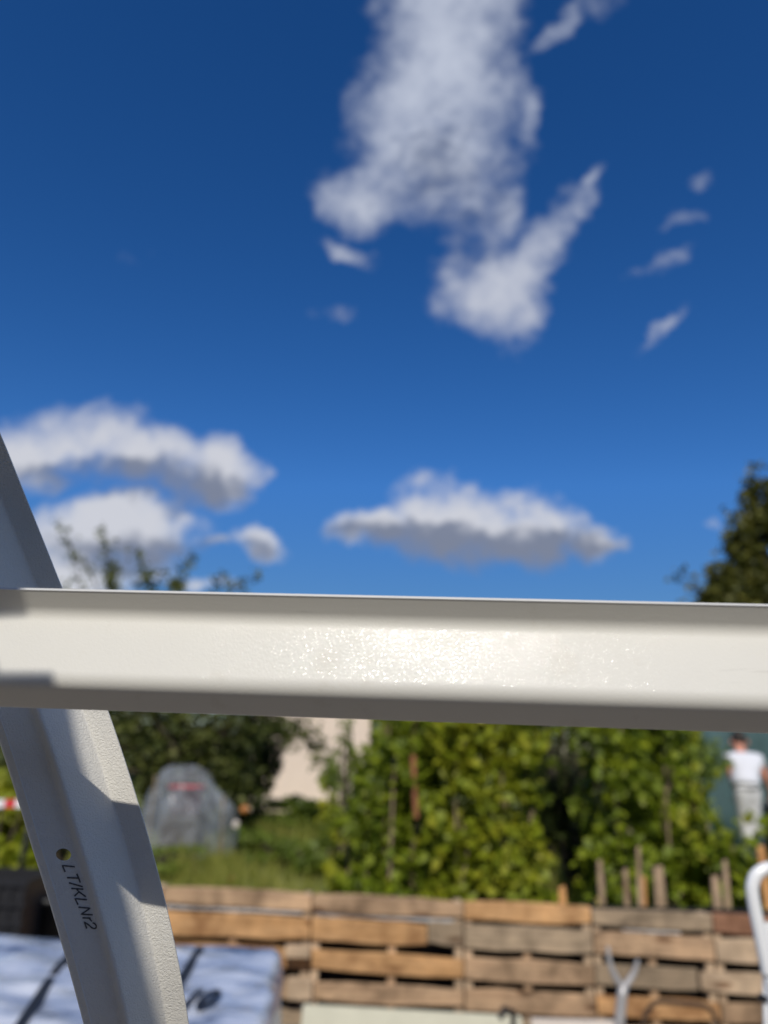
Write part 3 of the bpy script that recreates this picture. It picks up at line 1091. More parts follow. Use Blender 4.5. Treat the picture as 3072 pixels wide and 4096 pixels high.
def wrinkle(u, d):
    return (.006 * math.sin(u * 9 + d * 4 + ph[0]) * math.sin(d * 13 + u * 3 + ph[1]) + .004 * math.sin(u * 23 + ph[2] + 3 * math.sin(d * 6)) + .0035 * math.sin(d * 31 + 4 * math.sin(u * 5 + ph[3]))
            + .004 * math.sin((u + d) * 17 + ph[4]))


for j in range(ND + 1):
    for i in range(NU + 1):
        u, d = SW * i / NU, SD * j / ND
        eu = min(u, SW - u)
        edd = min(d, SD - d)
        drop = -.016 * max(0, 1 - eu / .03) ** 2 - .016 * max(0, 1 - edd / .03) ** 2
        ws_.v.append(tuple(on_top(u, d, drop + wrinkle(u, d) * min(1, edd / .05))))
for j in range(ND):
    for i in range(NU):
        a = j * (NU + 1) + i
        ws_.f.append((a, a + NU + 1, a + NU + 2, a + 1))
rim = [i for i in range(NU + 1)] + [(j) * (NU + 1) + NU for j in range(1, ND + 1)] + [ND * (NU + 1) + i for i in range(NU - 1, -1, -1)] + [j * (NU + 1) for j in range(ND - 1, 0, -1)]
prev = rim
for lev, f_ in enumerate((.12, .35, .65, 1.0)):
    cur_ = []
    for k_, a in enumerate(rim):
        p = Vector(ws_.v[a])
        z = p.z * (1 - f_)
        bul = .012 * math.sin(k_ * .9 + lev * 2) + .01 * math.sin(k_ * .37 + lev)
        ws_.v.append((p.x + bul, p.y + bul * .5, z))
        cur_.append(len(ws_.v) - 1)
    for k_ in range(len(rim)):
        k2 = (k_ + 1) % len(rim)
        ws_.f.append((prev[k_], prev[k2], cur_[k2], cur_[k_]))
    prev = cur_


def film_mat():
    m = Mat('printed_film')
    v = m.coords('Object', (1, 1, 1))
    s1 = m.node('ShaderNodeMapping', {'Vector': v, 'Scale': (2.2, 5.5, 3.)}).outputs[0]
    n = m.noise(s1, 1.6, 4, .55)
    c = m.ramp(n, [(.34, (.05, .07, .13)), (.41, (.30, .35, .46)), (.54, (.50, .55, .66)), (.68, (.78, .80, .84))])
    m.base(c, .18, **{'Specular IOR Level': .7, 'Coat Weight': .7, 'Coat Roughness': .06})
    h = m.noise(s1, 6., 5, .6, 1.0)
    m.set(m.b.inputs['Normal'], m.bump(h, .45, .02))
    return m.m


o = ws_.build('film_wrap', film_mat(), stk, True)
# dark printed bands across the top
for pa, pb_ in (((318, 3778), (212, 3905)), ((200, 3925), (60, 4140)), ((800, 3800), (700, 3960))):
    A_, B_ = top_pix(*pa, .012), top_pix(*pb_, .012)
    sd = (B_ - A_).cross(n_top).normalized() * .014
    n_ = 8
    bm_ = MB()
    for i in range(n_ + 1):
        p = A_.lerp(B_, i / n_)
        bm_.v += [tuple(p - sd), tuple(p + sd), tuple(p + sd - n_top * .016), tuple(p - sd - n_top * .016)]
    for i in range(n_):
        bm_.f += [(4 * i + k, 4 * i + 4 + k, 4 * i + 4 + (k + 1) % 4, 4 * i + (k + 1) % 4) for k in range(4)]
    bm_.f += [(0, 1, 2, 3), tuple(4 * n_ + k for k in (3, 2, 1, 0))]
    bm_.build('strap', M['black'], stk)
# print on the film
fc = bpy.data.curves.new('print', 'FONT')
fc.body = '10'
fc.size = .215
fc.shear = .28
fc.offset = .0105
fc.extrude = .0008
fo = bpy.data.objects.new('print_tmp', fc)
COL.objects.link(fo)
bpy.context.view_layer.update()
tm = bpy.data.meshes.new_from_object(fo.evaluated_get(bpy.context.evaluated_depsgraph_get()))
bpy.data.objects.remove(fo)
xx_ = -ex
yy_ = n_top.cross(xx_)
org = top_pix(698, 4044, .014)
tm.transform(Matrix.Diagonal((.50, 1.0, 1.0, 1.0)))
tm.transform(Matrix(((xx_.x, yy_.x, n_top.x, org.x), (xx_.y, yy_.y, n_top.y, org.y), (xx_.z, yy_.z, n_top.z, org.z), (0, 0, 0, 1))))
tag(link('print', tm, M['black'], stk), 'bold black italic number 10 printed on the film')
tag(stk, 'stack wrapped in bluish printed plastic film with dark straps, lower left', 'wrapped stack')

# ------------------------------------------------------------------ black crates behind the stack
CY = 4.15


def crate(name, x0, x1, z0, z1, y0, y1, label):
    c = empty(name, ((x0 + x1) / 2, y0, z0))
    ox, oz = c.location.x, z0
    w, h, d = x1 - x0, z1 - z0, y1 - y0
    body = MB()
    t = .006
    body.box((-w / 2 + .008, .004, .0), (w / 2 - .008, .004 + t, h - .004)).box((-w / 2 + .008, d - .012, 0), (w / 2 - .008, d - .006, h - .004))
    body.box((-w / 2 + .008, .011, 0), (-w / 2 + .014, d - .013, h - .004)).box((w / 2 - .014, .011, 0), (w / 2 - .008, d - .013, h - .004)).box((-w / 2 + .015, .011, .001), (w / 2 - .015, d - .013, .01))
    body.build('wall', M['crate'], c)
    for i in range(9):
        x = -w / 2 + .02 + (w - .04) * i / 8
        MB().box((x - .008, -.010, .004), (x + .008, .003, h - .03)).build('rib', M['crate'], c)
    for z in (.08 * h, .28 * h, .5 * h, .72 * h, h - .02):
        MB().box((-w / 2, -.014, z - .010), (w / 2, -.0105, z + .010)).build('rim', M['crate'], c)
    tag(c, label, 'crate', 'black crates by the fence')
    return c


ca, cb = at(-330, 3520, CY), at(118, 3520, CY)
crate('crate', ca.x, cb.x, .0, cb.z * .5 - .003, CY, CY + .4, 'black ribbed plastic crate at the bottom of the pile by the left edge')
crate('crate', ca.x, cb.x, cb.z * .5, cb.z, CY, CY + .4, 'black ribbed plastic crate on top of the pile by the left edge')
da, db = at(120, 3620, 4.35), at(222, 3600, 4.35)
k_ = empty('black_tub', ((da.x + db.x) / 2, 4.35, 0))
tub = MB()
n_ = 24
for z, rr_ in ((0, .10), (.0, .105), (db.z - .03, .125), (db.z - .03, .135), (db.z, .135), (db.z, .12), (.05, .095)):
    tub.v += [(rr_ * math.cos(2 * math.pi * k / n_), .14 + rr_ * math.sin(2 * math.pi * k / n_), z) for k in range(n_)]
for i in range(6):
    tub.f += [(i * n_ + k, i * n_ + (k + 1) % n_, (i + 1) * n_ + (k + 1) % n_, (i + 1) * n_ + k) for k in range(n_)]
tub.f += [tuple(range(n_ - 1, -1, -1)), tuple(6 * n_ + k for k in range(n_))]
tub.build('tub', M['black'], k_, True)
tag(k_, 'tall black plastic tub between the crates and the fence', 'tub')

# ------------------------------------------------------------------ red and white tape on a dark pole
PY = 6.4
pp = at(150, 3180, PY)
pole = empty('pole', (pp.x, PY, gz(pp.x, PY)))
MB().tube([(-.085, 0, 0), (.0, 0, pp.z - gz(pp.x, PY) + .12)], .022, 8).build('shaft', M['black'], pole, True)
tag(pole, 'dark leaning pole that holds the barrier tape', 'pole')
tape = empty('barrier_tape', (pp.x, PY - .03, pp.z))
tl, tr = at(-900, 3150, PY - .03), at(150, 3212, PY - .03)
nseg = 24
for i in range(nseg):
    a, b = tl.lerp(tr, i / nseg) - tape.location, tl.lerp(tr, (i + 1) / nseg) - tape.location
    h = .030
    sg = lambda t: -.05 * math.sin(math.pi * t)
    a.z += sg(i / nseg)
    b.z += sg((i + 1) / nseg)
    MB().add([a + Vector((0, 0, -h)), b + Vector((0, 0, -h)), b + Vector((0, .004, h)), a + Vector((0, .004, h)),
              a + Vector((0, .001, -h)), b + Vector((0, .001, -h)), b + Vector((0, .005, h)), a + Vector((0, .005, h))],
             [(0, 1, 2, 3), (7, 6, 5, 4), (0, 4, 5, 1), (3, 2, 6, 7)]).build('tape_stripe', M['tape_r' if i % 2 else 'tape_w'], tape)
tag(tape, 'red and white barrier tape stretched at the left edge', 'tape')

# ------------------------------------------------------------------ house wall
HYY = 16.0
h0, h1 = at(1010, 3000, HYY), at(1478, 3000, HYY)
hz = gz(0, HYY)
hs_o = empty('garden_house', ((h0.x + h1.x) / 2, HYY, hz))
hw = (h1.x - h0.x) / 2
MB().box((-hw, 0, 0), (hw, 4.0, 2.75)).build('wall', M['render'], hs_o)
rf = MB().add([(-hw - .25, -.35, 2.62), (hw + .25, -.35, 2.62), (hw + .25, 2, 3.5), (-hw - .25, 2, 3.5), (hw + .25, 4.35, 2.62), (-hw - .25, 4.35, 2.62),
               (-hw - .25, -.35, 2.54), (hw + .25, -.35, 2.54), (hw + .25, 2, 3.42), (-hw - .25, 2, 3.42), (hw + .25, 4.35, 2.54), (-hw - .25, 4.35, 2.54)],
              [(0, 1, 2, 3), (3, 2, 4, 5), (7, 6, 9, 8), (8, 9, 11, 10), (0, 6, 7, 1), (5, 4, 10, 11), (0, 3, 9, 6), (3, 5, 11, 9), (1, 7, 8, 2), (2, 8, 10, 4)])
ro = rf.build('roof', M['rooftile'], hs_o)
MB().tube([(-hw - .2, -.42, 2.52), (hw + .2, -.42, 2.52)], .06, 8).build('gutter', M['pipe'], ro)
MB().tube([(hw + .06, -.08, 0), (hw + .06, -.08, 2.3), (hw + .06, -.36, 2.5)], .05, 10).build('downpipe', M['pipe'], hs_o, True)
tag(hs_o, 'small garden house with a sunlit peach rendered wall', 'house')

# added unseen dark block behind the camera that cuts the sky light
sh = empty('barn', (0, -6.0, 0))
MB().box((-13, -5, 0), (13, 0, 3.9)).build('wall', M['barnwood'], sh)
MB().add([(-13.3, .3, 3.8), (13.3, .3, 3.8), (13.3, -2.5, 5.3), (-13.3, -2.5, 5.3), (13.3, -5.3, 3.8), (-13.3, -5.3, 3.8)], [(0, 1, 2, 3), (3, 2, 4, 5), (0, 3, 5), (1, 4, 2)]).build('roof', M['rooftile'], sh)
tag(sh, 'wooden barn standing behind the photographer', 'barn')

# ------------------------------------------------------------------ plastic tent
PYY = 9.2
pc = at(748, 3470, PYY)
pz = gz(pc.x, PYY) - .01
pht = at(690, 3062, PYY).z - pz
tent = empty('plastic_tent', (pc.x, PYY, pz))
TB = [(0, -.47, .40), (.08, -.54, .50), (.25, -.57, .545), (.45, -.57, .56), (.55, -.56, .54), (.66, -.53, .42), (.78, -.48, .27), (.88, -.44, .20), (.95, -.40, .10), (1.0, -.30, -.04)]
NT, NA = 40, 72
tm_ = MB()
for j in range(NT + 1):
    t = j / NT
    xl, xr = .9 * float(np.interp(t, [b[0] for b in TB], [b[1] for b in TB])), .9 * float(np.interp(t, [b[0] for b in TB], [b[2] for b in TB]))
    cx_, rx_ = (xl + xr) / 2, (xr - xl) / 2
    for k in range(NA):
        a = 2 * math.pi * k / NA
        f_ = 1 + .07 * math.sin(3 * a + 5 * t + 1) + .06 * math.sin(5 * a + 4 * t) + .045 * math.sin(11 * a + 9 * t + 2 * math.sin(6 * t)) + .02 * math.sin(23 * a - 7 * t)
        tm_.v.append((cx_ + rx_ * math.cos(a) * f_, .48 * (rx_ / .55) ** .8 * math.sin(a) * f_, pht * t + .015 * math.sin(7 * a + 5 * t)))
for j in range(NT):
    tm_.f += [(j * NA + k, j * NA + (k + 1) % NA, (j + 1) * NA + (k + 1) % NA, (j + 1) * NA + k) for k in range(NA)]
tm_.f.append(tuple(NT * NA + k for k in range(NA)))


def poly_mat():
    m = Mat('clear_film')
    v = m.coords()
    n = m.noise(v, 3.2, 5, .6, .8)
    m.base((.46, .49, .52), .22, **{'Specular IOR Level': .6})
    m.set(m.b.inputs['Normal'], m.bump(n, .6, .05))
    tr = m.node('ShaderNodeBsdfTransparent', {0: (.93, .95, .96, 1)})
    f = m.ramp(n, [(.36, (.10, .10, .10)), (.68, (.46, .46, .46))])
    mx = m.node('ShaderNodeMixShader', {0: f})
    m.l.new(tr.outputs[0], mx.inputs[1])
    m.l.new(m.b.outputs[0], mx.inputs[2])
    m.l.new(mx.outputs[0], m.out.inputs[0])
    return m.m


tm_.build('film_cover', poly_mat(), tent, True)
for x_ in (-.42, .40):
    MB().tube([(x_, -.2, 0), (x_ * .95, -.2, .7 * pht if x_ > 0 else .9 * pht)], .014, 6).build('cane', M['stem'], tent)
cl = MB().box((.53, -.26, .5 * pht), (.59, -.21, .5 * pht + .07), Matrix.Rotation(.4, 4, 'Y') @ Matrix.Translation((-.22, 0, .06)))
bevel(cl.build('clamp', M['whiteboard'], tent), .01)
tag(tent, 'clear plastic film tent over garden things, standing on the grass', 'plastic tent')
bk = empty('bucket', (pc.x - .06, PYY - .12, pz))
n_ = 24
tub = MB()
for z, rr_ in ((.50, .14), (.50, .15), (.78, .20), (.78, .215), (.80, .215), (.80, .195), (.52, .14)):
    tub.v += [(rr_ * math.cos(2 * math.pi * k / n_), rr_ * math.sin(2 * math.pi * k / n_), z) for k in range(n_)]
for i in range(6):
    tub.f += [(i * n_ + k, i * n_ + (k + 1) % n_, (i + 1) * n_ + (k + 1) % n_, (i + 1) * n_ + k) for k in range(n_)]
tub.f += [tuple(range(n_ - 1, -1, -1)), tuple(6 * n_ + k for k in range(n_))]
tub.build('tub', M['redbucket'], bk, True)
MB().tube([(.21 * math.cos(a), 0, .79 + .12 * math.sin(a)) for a in np.linspace(0, math.pi, 14)], .005, 6).build('handle', M['grey_steel'], bk, True)
tag(bk, 'red bucket seen dimly through the plastic tent', 'bucket')
bxs = empty('wooden_box', (pc.x - .06, PYY - .12, pz))
for i in range(5):
    MB().box((-.2, -.2, .02 + i * .096), (.2, -.18, .10 + i * .096)).build('slat', M['bark'], bxs)
MB().box((-.2, -.178, .0), (-.17, .2, .49)).box((.17, -.178, 0), (.2, .2, .49)).box((-.165, .17, 0), (.165, .2, .49)).box((-.165, -.175, .47), (.165, .165, .49)).build('frame', M['bark'], bxs)
tag(bxs, 'slatted wooden box under the red bucket inside the plastic tent', 'box')

# ------------------------------------------------------------------ climbing beans on poles
BP = [  # px, Y, half width, top z, leaves, where
    (1400, 7.0, .20, .80, 420, 'leftmost low bean plant beside the grass'), (1460, 6.7, .20, 1.05, 520, 'low bean plant at the left end of the row'),
    (1500, 7.2, .16, 1.45, 480, 'bean plant in front of the corner of the peach wall'), (1555, 6.3, .20, 1.75, 700, 'bean plant right of the peach wall'), (1590, 6.8, .27, 1.95, 850, 'bean plant with the pink flower'),
    (1665, 6.2, .27, 1.95, 850, 'bean plant on the red-brown cane'), (1755, 6.6, .28, 2.0, 900, 'bean plant right of the red-brown cane'), (1840, 6.0, .27, 1.95, 900, 'full bean plant in the middle of the row'),
    (1930, 6.5, .28, 2.0, 900, 'bean plant above the bright orange board'), (2020, 6.0, .26, 1.8, 900, 'yellowing bean plant left of the dark gap'), (2110, 6.4, .20, 1.7, 640, 'bean plant bordering the dark gap on the left'),
    (2400, 6.6, .23, 1.9, 800, 'bean plant bordering the dark gap on the right'), (2490, 6.2, .27, 1.9, 900, 'bean plant behind the thin stakes'), (2590, 6.6, .28, 1.95, 900, 'bean plant behind the widest stake'),
    (2680, 6.2, .26, 1.8, 850, 'bean plant right of the widest stake'), (2750, 6.5, .20, 1.55, 600, 'tallest bean plant next to the person'), (2830, 6.1, .21, .88, 520, 'low yellowing bean plant in front of the person'),
    (2910, 5.9, .20, .74, 480, 'low bean plant hiding the legs of the person'), (3000, 6.0, .20, .52, 380, 'low plant behind the white tube'), (3100, 5.8, .22, .58, 380, 'low plant at the right edge')]
for i, (px, Y, hw_, tz, n, lab) in enumerate(BP):
    p = at(px, 3300, Y)
    z0 = gz(p.x, Y)
    bp = empty('bean_plant', (p.x, Y, z0))
    R = np.random.RandomState(100 + i)
    H = tz - z0
    n = int(n * 1.7)
    # uneven clumps up the pole
    nc = 9
    cs, rs = [], []
    for k in range(nc):
        t = (k + .5) / nc
        w = hw_ * (1.15 - .35 * t) * R.uniform(.7, 1.15)
        cs.append((R.uniform(-.35, .35) * hw_, R.uniform(-.3, .3) * hw_, .08 + t * H * .95))
        rs.append((w, w * .85, H / nc * R.uniform(.75, 1.15)))
    P = blob_points(int(n * .85), cs, rs, R, .5)
    sprigs = []
    for k in range(5):                     # shoots that stick out of the outline
        a = R.uniform(0, 6.28)
        b0_ = np.array((0, 0, R.uniform(.5, 1.0) * H))
        d_ = np.array((math.cos(a) * .3, -abs(math.sin(a)) * .3, R.uniform(.1, .5)))
        sprigs += [b0_ + d_ * t + R.normal(size=3) * .02 for t in np.linspace(.1, 1, int(n * .03))]
    P = np.vstack([P, np.array(sprigs)])
    keep = np.ones(len(P), bool)
    for k in range(14):                    # openings between the shoots
        hc = np.array((R.uniform(-1, 1) * hw_, -hw_ * R.uniform(.3, 1), R.uniform(.1, 1) * H))
        keep &= np.linalg.norm(P - hc, axis=1) > R.uniform(.07, .15)
    P = P[keep]
    P[:, 2] = np.maximum(P[:, 2], .03)
    leaves('foliage', P, R.uniform(.04, .115, len(P)), M['beany' if i in (0, 7, 9, 13, 15, 16, 18) else 'bean'], bp, .15, 200 + i, (0, -.35, .1), .6)
    MB().tube([(R.uniform(-.05, .05), .0, 0), (R.uniform(-.05, .05), -.0, H + .1)], [.011, .007], 6).build('pole', M['stem'], bp)
    vine = [(.05 * math.cos(t * 14 + i), .05 * math.sin(t * 14 + i), t * H) for t in np.linspace(0, .95, 40)]
    MB().tube(vine, .006, 5).build('vine', M['stem'], bp)
    if px in (1555,):
        q = at(px + 8, 3200, Y) - bp.location
        MB().tube([(q.x, -hw_ * .8, H * .3), (q.x + .02, -hw_ * .75, H * .8)], .011, 6).build('dry_cane', M['stem'], bp)
    if px == 1665:
        q = at(1650, 3250, Y) - bp.location
        MB().tube([(q.x + .02, -hw_ * .8, q.z - .02), (q.x, -hw_ * .82, q.z + .2), (q.x - .01, -hw_ * .78, q.z + .42)], .020, 7).build('cane', M['redbrown'], bp)
    tag(bp, lab, 'bean plant', 'climbing beans behind the fence')


def ball_thing(name, p, r, mat, label, cat, petals=False):
    o = empty(name, p)
    m = MB()
    if petals:
        for k in range(6):
            a = k * math.pi / 3
            c = Vector((math.cos(a) * r * .6, -r * .2, math.sin(a) * r * .6))
            s = Vector((-math.sin(a), 0, math.cos(a))) * r * .45
            m.add([(0, 0, 0), c + s + Vector((0, -r * .2, 0)), c * 1.7, c - s + Vector((0, -r * .2, 0)), c * .8 + Vector((0, r * .2, 0))], [(0, 1, 4), (1, 2, 4), (2, 3, 4), (3, 0, 4), (0, 3, 2, 1)])
        m.build('petals', mat, o)
        MB().tube([(0, -r * .3, 0), (0, r * .4, -r * .2), (0, r * 1.2, -r * 2)], [r * .35, r * .2, r * .08], 8).build('stalk', M['stem'], o)
    else:
        for j in range(9):
            t = math.pi * j / 8
            m.v += [(r * math.sin(t) * math.cos(a) * (1 + .06 * math.cos(5 * a)), r * math.sin(t) * math.sin(a) * (1 + .06 * math.cos(5 * a)), -r * .9 * math.cos(t)) for a in np.linspace(0, 2 * math.pi, 17)[:-1]]
        for j in range(8):
            m.f += [(16 * j + k, 16 * j + (k + 1) % 16, 16 * j + 16 + (k + 1) % 16, 16 * j + 16 + k) for k in range(16)]
        m.build('fruit', mat, o, True)
        MB().tube([(0, 0, r * .8), (0, .0, r * 1.15), (r * .3, 0, r * 1.6)], r * .12, 6).build('stalk', M['stem'], o)
    tag(o, label, cat)


ball_thing('flower', at(1602, 2985, 6.4), .05, M['pink'], 'single pink flower among the bean leaves', 'flower', True)
ball_thing('flower', at(2385, 3606, 5.35), .035, M['yellow'], 'small yellow flower just above the fence', 'flower', True)
p_ = at(978, 3238, 9.0)
ball_thing('pumpkin', p_, .05, M['orange'], 'orange fruit in the dark leaves right of the plastic tent', 'pumpkin')
p_ = at(925, 3522, 8.0)
ball_thing('pumpkin', Vector((p_.x, 8.0, gz(0, 8.0) + .04)), .04, M['orange'], 'orange fruit on the grass behind the fence', 'pumpkin')


# ------------------------------------------------------------------ shrubs
def shrub(px, Y, rad, hgt, n, mat, label, size=.08, name='shrub', lobes=9, zoff=0.0, seed=None):
    p = at(px, 3200, Y)
    z0 = gz(p.x, Y)
    o = empty(name, (p.x, Y, z0))
    R = np.random.RandomState(abs(int(px)) + int(Y * 10))
    cs, rs = [], []
    for k in range(lobes):
        t = R.uniform(.15, .9)
        a = R.uniform(0, 6.28)
        rr_ = rad * R.uniform(.1, .75)
        w = rad * R.uniform(.3, .5)
        cs.append((rr_ * math.cos(a), rr_ * math.sin(a), hgt * t))
        rs.append((w, w, hgt * R.uniform(.12, .24)))
    P = blob_points(n, cs, rs, R, .45)
    P[:, 2] = np.maximum(P[:, 2], .02)
    leaves('foliage', P, R.uniform(.6, 1.2, n) * size, mat, o, .2, abs(int(px)), (0, -.3, .1))
    m = MB()
    for k in range(5):
        a = k * 1.26
        m.tube([(0, 0, 0), (rad * .2 * math.cos(a), rad * .2 * math.sin(a), hgt * .4), (rad * .45 * math.cos(a), rad * .45 * math.sin(a), hgt * .8)], [.03, .02, .008], 5)
    m.build('stems', M['bark'], o)
    tag(o, label, 'shrub')
    return o


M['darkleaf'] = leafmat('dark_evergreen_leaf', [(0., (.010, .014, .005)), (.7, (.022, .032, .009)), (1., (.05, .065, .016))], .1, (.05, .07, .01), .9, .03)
shrub(2190, 9.5, 1.0, 2.3, 3600, M['apple'], 'tall dark shrub behind the bean rows', .09)
shrub(2265, 7.6, .55, 2.0, 2600, M['darkleaf'], 'very dark evergreen shrub filling the gap between the bean rows', .07)  # leaf colour carries the deep shade of the gap
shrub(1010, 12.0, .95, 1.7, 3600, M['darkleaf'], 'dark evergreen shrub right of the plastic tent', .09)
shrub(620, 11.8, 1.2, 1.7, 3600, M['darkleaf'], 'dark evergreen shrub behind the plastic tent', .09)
shrub(1150, 11.6, .7, .55, 2000, M['shrub'], 'low green shrub under the peach wall', .08)
shrub(1370, 9.6, .40, 1.15, 1700, M['shrub'], 'bright green shrub below the right corner of the peach wall', .07)
shrub(1375, 8.6, .13, 1.75, 200, M['shrub'], 'slender young shoot rising before the peach wall', .08)
for k_, (px, Y, rad, h, lab) in enumerate(((1010, 9.8, .45, .32, 'low leafy weeds right of the plastic tent'), (1130, 9.0, .5, .3, 'low leafy weeds in the middle of the grass'), (1260, 8.4, .42, .34, 'low leafy weeds at the foot of the beans'), (640, 8.3, .5, .26, 'low leafy weeds left of the plastic tent'))):
    shrub(px, Y, rad, h, 700, M['shrub'], lab, .07)
shrub(2700, 9.0, .7, 1.7, 2600, M['shrub'], 'green shrub behind the beans left of the person', .08)
for i, (px, Y, h, lab) in enumerate(((20, 7.4, 1.0, 'yellow-green plant at the left edge under the barrier tape'), (-120, 7.8, 1.15, 'yellow-green plant beyond the left edge'), (140, 7.6, .95, 'yellow-green plant behind the dark leaning pole'), (260, 7.5, 1.0, 'yellow-green plant hidden behind the curved rib'))):
    shrub(px, Y, .42, h, 900, M['beany'], lab, .10)
for i, (px, Y, rad, h, lab) in enumerate(((-350, 26, 3.5, 3.6, 'far hedge bush at the left end'), (250, 27, 3.5, 4.4, 'far hedge bush behind the fruit tree'), (1700, 30, 4, 5.0, 'far hedge bush behind the beans'), (2300, 28, 4, 5.0, 'far hedge bush behind the right bean row'), (2850, 24, 3.0, 3.6, 'far bush left of the big tree'), (3400, 27, 4, 4.0, 'far bush right of the big tree'))):
    shrub(px, Y, rad, h, 2200, M['treeleaf'], lab, .24)


# ------------------------------------------------------------------ trees
def tree(name, base, H, seed, mat, label, shoots, lobes, nleaf, lsize, Y):
    o = empty(name, base)
    R = np.random.RandomState(seed)
    mb, tips = MB(), []
    b = Vector((0, 0, 0))
    fork_ = Vector((R.uniform(-.1, .1), 0, H * .22))
    mb.tube([(0, 0, 0), fork_ * .5 + Vector((.03, .02, 0)), fork_], [H * .028, H * .023, H * .02], 9)
    cl_ = [c for c, r_ in lobes]
    for c in cl_:                                    # a limb into every lobe of the crown
        tgt = Vector(c)
        midp = fork_.lerp(tgt, .5) + Vector((R.normal() * .1, R.normal() * .1, H * .04))
        pts = catmull([fork_, midp, tgt], 4)
        mb.tube(pts, list(np.linspace(H * .013, H * .003, len(pts))), 6)
        for k in range(4):
            i = R.randint(3, len(pts))
            d = Vector((R.normal(), R.normal(), R.normal() * .7 + .3)).normalized()
            grow(mb, pts[i], d, H * .11, H * .004, 1, R, tips, .6, .1, 3)
    P = blob_points(int(nleaf), [c for c, r_ in lobes], [(r_ * 1.12, r_ * 1.12, r_ * .95) for c, r_ in lobes], R, .45)
    if tips:
        tp_ = np.array([tuple(t_[0]) for t_ in tips])
        tp_ = tp_[R.randint(0, len(tp_), int(nleaf * (.35 if shoots else .10)))] + R.normal(size=(int(nleaf * (.35 if shoots else .10)), 3)) * lsize * 1.1
        P = np.vstack([P, tp_])
    # a few sprays at a time drop out so that the sky shows
    keep = np.ones(len(P), bool)
    for k in range(len(lobes) * 2):
        c, r_ = lobes[R.randint(len(lobes))]
        d = R.normal(size=3)
        d /= np.linalg.norm(d)
        hc = np.array(c) + d * r_ * R.uniform(.3, 1)
        keep &= np.linalg.norm(P - hc, axis=1) > r_ * R.uniform(.2, .38)
    P = P[keep]
    if shoots:
        ex_ = []
        for (a_, e_, dens_) in shoots:
            a_, e_ = Vector(a_), Vector(e_)
            bend = (a_ + e_) / 2 + Vector((R.normal() * .08, R.normal() * .1, .08))
            root = Vector(min(cl_, key=lambda c: (Vector(c) - a_).length))
            mb.tube([root, root.lerp(a_, .5) + Vector((.02, .0, .05)), a_], [.022, .018, .012], 5)
            pts = catmull([a_, bend, e_], 6)
            mb.tube(pts, list(np.linspace(.012, .004, len(pts))), 4)
            for k in range(int(dens_ * 1.7)):
                t = R.uniform(.25, 1) ** .8
                q = pts[min(int(t * (len(pts) - 1)), len(pts) - 1)]
                ex_.append(np.array(q) + R.normal(size=3) * .055)
        P = np.vstack([P, np.array(ex_)])
    mb.build('trunk', M['bark'], o)
    leaves('crown', P, R.uniform(.7, 1.25, len(P)) * lsize, mat, o, .2, seed, (0, -.15, .1))
    tag(o, label, 'tree')


AY = 10.6
ab = at(770, 3300, AY)
ab = Vector((ab.x, AY, gz(ab.x, AY)))
al = lambda px, py, dy=0: tuple(at(px, py, AY + dy) - ab)
shoots = [(al(340, 2480), al(225, 2065), 34), (al(430, 2480), al(405, 2095), 50), (al(400, 2400), al(300, 2215), 24), (al(520, 2480), al(545, 2180), 34), (al(470, 2450), al(470, 2260), 40),
          (al(640, 2480), al(770, 2205), 44), (al(640, 2470), al(660, 2265), 30), (al(850, 2500), al(1045, 2290), 30), (al(800, 2480), al(905, 2290), 26), (al(560, 2470), al(590, 2290), 30),
          (al(1000, 2560), al(985, 2370), 20), (al(720, 2450), al(700, 2330), 46), (al(260, 2500), al(255, 2330), 26), (al(430, 2420), al(440, 2330), 40),
          (al(1080, 2840), al(1180, 3010), 46), (al(1100, 2850), al(1270, 3080), 50), (al(1120, 2830), al(1330, 3050), 40), (al(1090, 2860), al(1230, 2960), 46)]
lobes = [(al(300, 2720), .55), (al(420, 2620), .55), (al(620, 2600), .62), (al(520, 2800, -.3), .6), (al(760, 2720), .62), (al(900, 2780), .6), (al(700, 2930, -.2), .62), (al(960, 2900), .45), (al(860, 3020), .5),
         (al(1030, 2700), .42), (al(420, 2980), .5), (al(920, 3080, .2), .4), (al(100, 2950, .3), .6), (al(40, 3080, .3), .5), (al(560, 3060, .3), .5), (al(980, 3150, .3), .35)]
tree('fruit_tree', ab, 3.4, 21, M['apple'], 'dark fruit tree behind the bar with thin twigs rising into the sky', shoots, lobes, 6200, .085, AY)
BY = 26.0
bb = at(3230, 3000, BY)
bb = Vector((bb.x, BY, gz(bb.x, BY)))
bl2 = lambda px, py, dy=0: tuple(at(px, py, BY + dy) - bb)
lobes2 = [(bl2(3090, 2010), 1.05), (bl2(3020, 2120), .95), (bl2(3160, 2180), 1.6), (bl2(2985, 2240), .7), (bl2(2880, 2300), .55), (bl2(2860, 2410), .6), (bl2(3060, 2260), .9), (bl2(2970, 2170), .7), (bl2(2940, 2350), .8), (bl2(2900, 2430), .9), (bl2(2960, 2400), 1.0), (bl2(3120, 2380), 1.6),
          (bl2(3250, 2150), 1.9), (bl2(3330, 2350), 1.9), (bl2(3000, 2560), 1.3), (bl2(3200, 2600), 1.8), (bl2(2930, 2560), .9), (bl2(3230, 1990), 1.4), (bl2(3020, 1950), .45)]
tree('broadleaf_tree', bb, 9.0, 5, M['treeleaf'], 'large dark broadleaf tree against the sky at the right edge', None, lobes2, 19000, .25, BY)

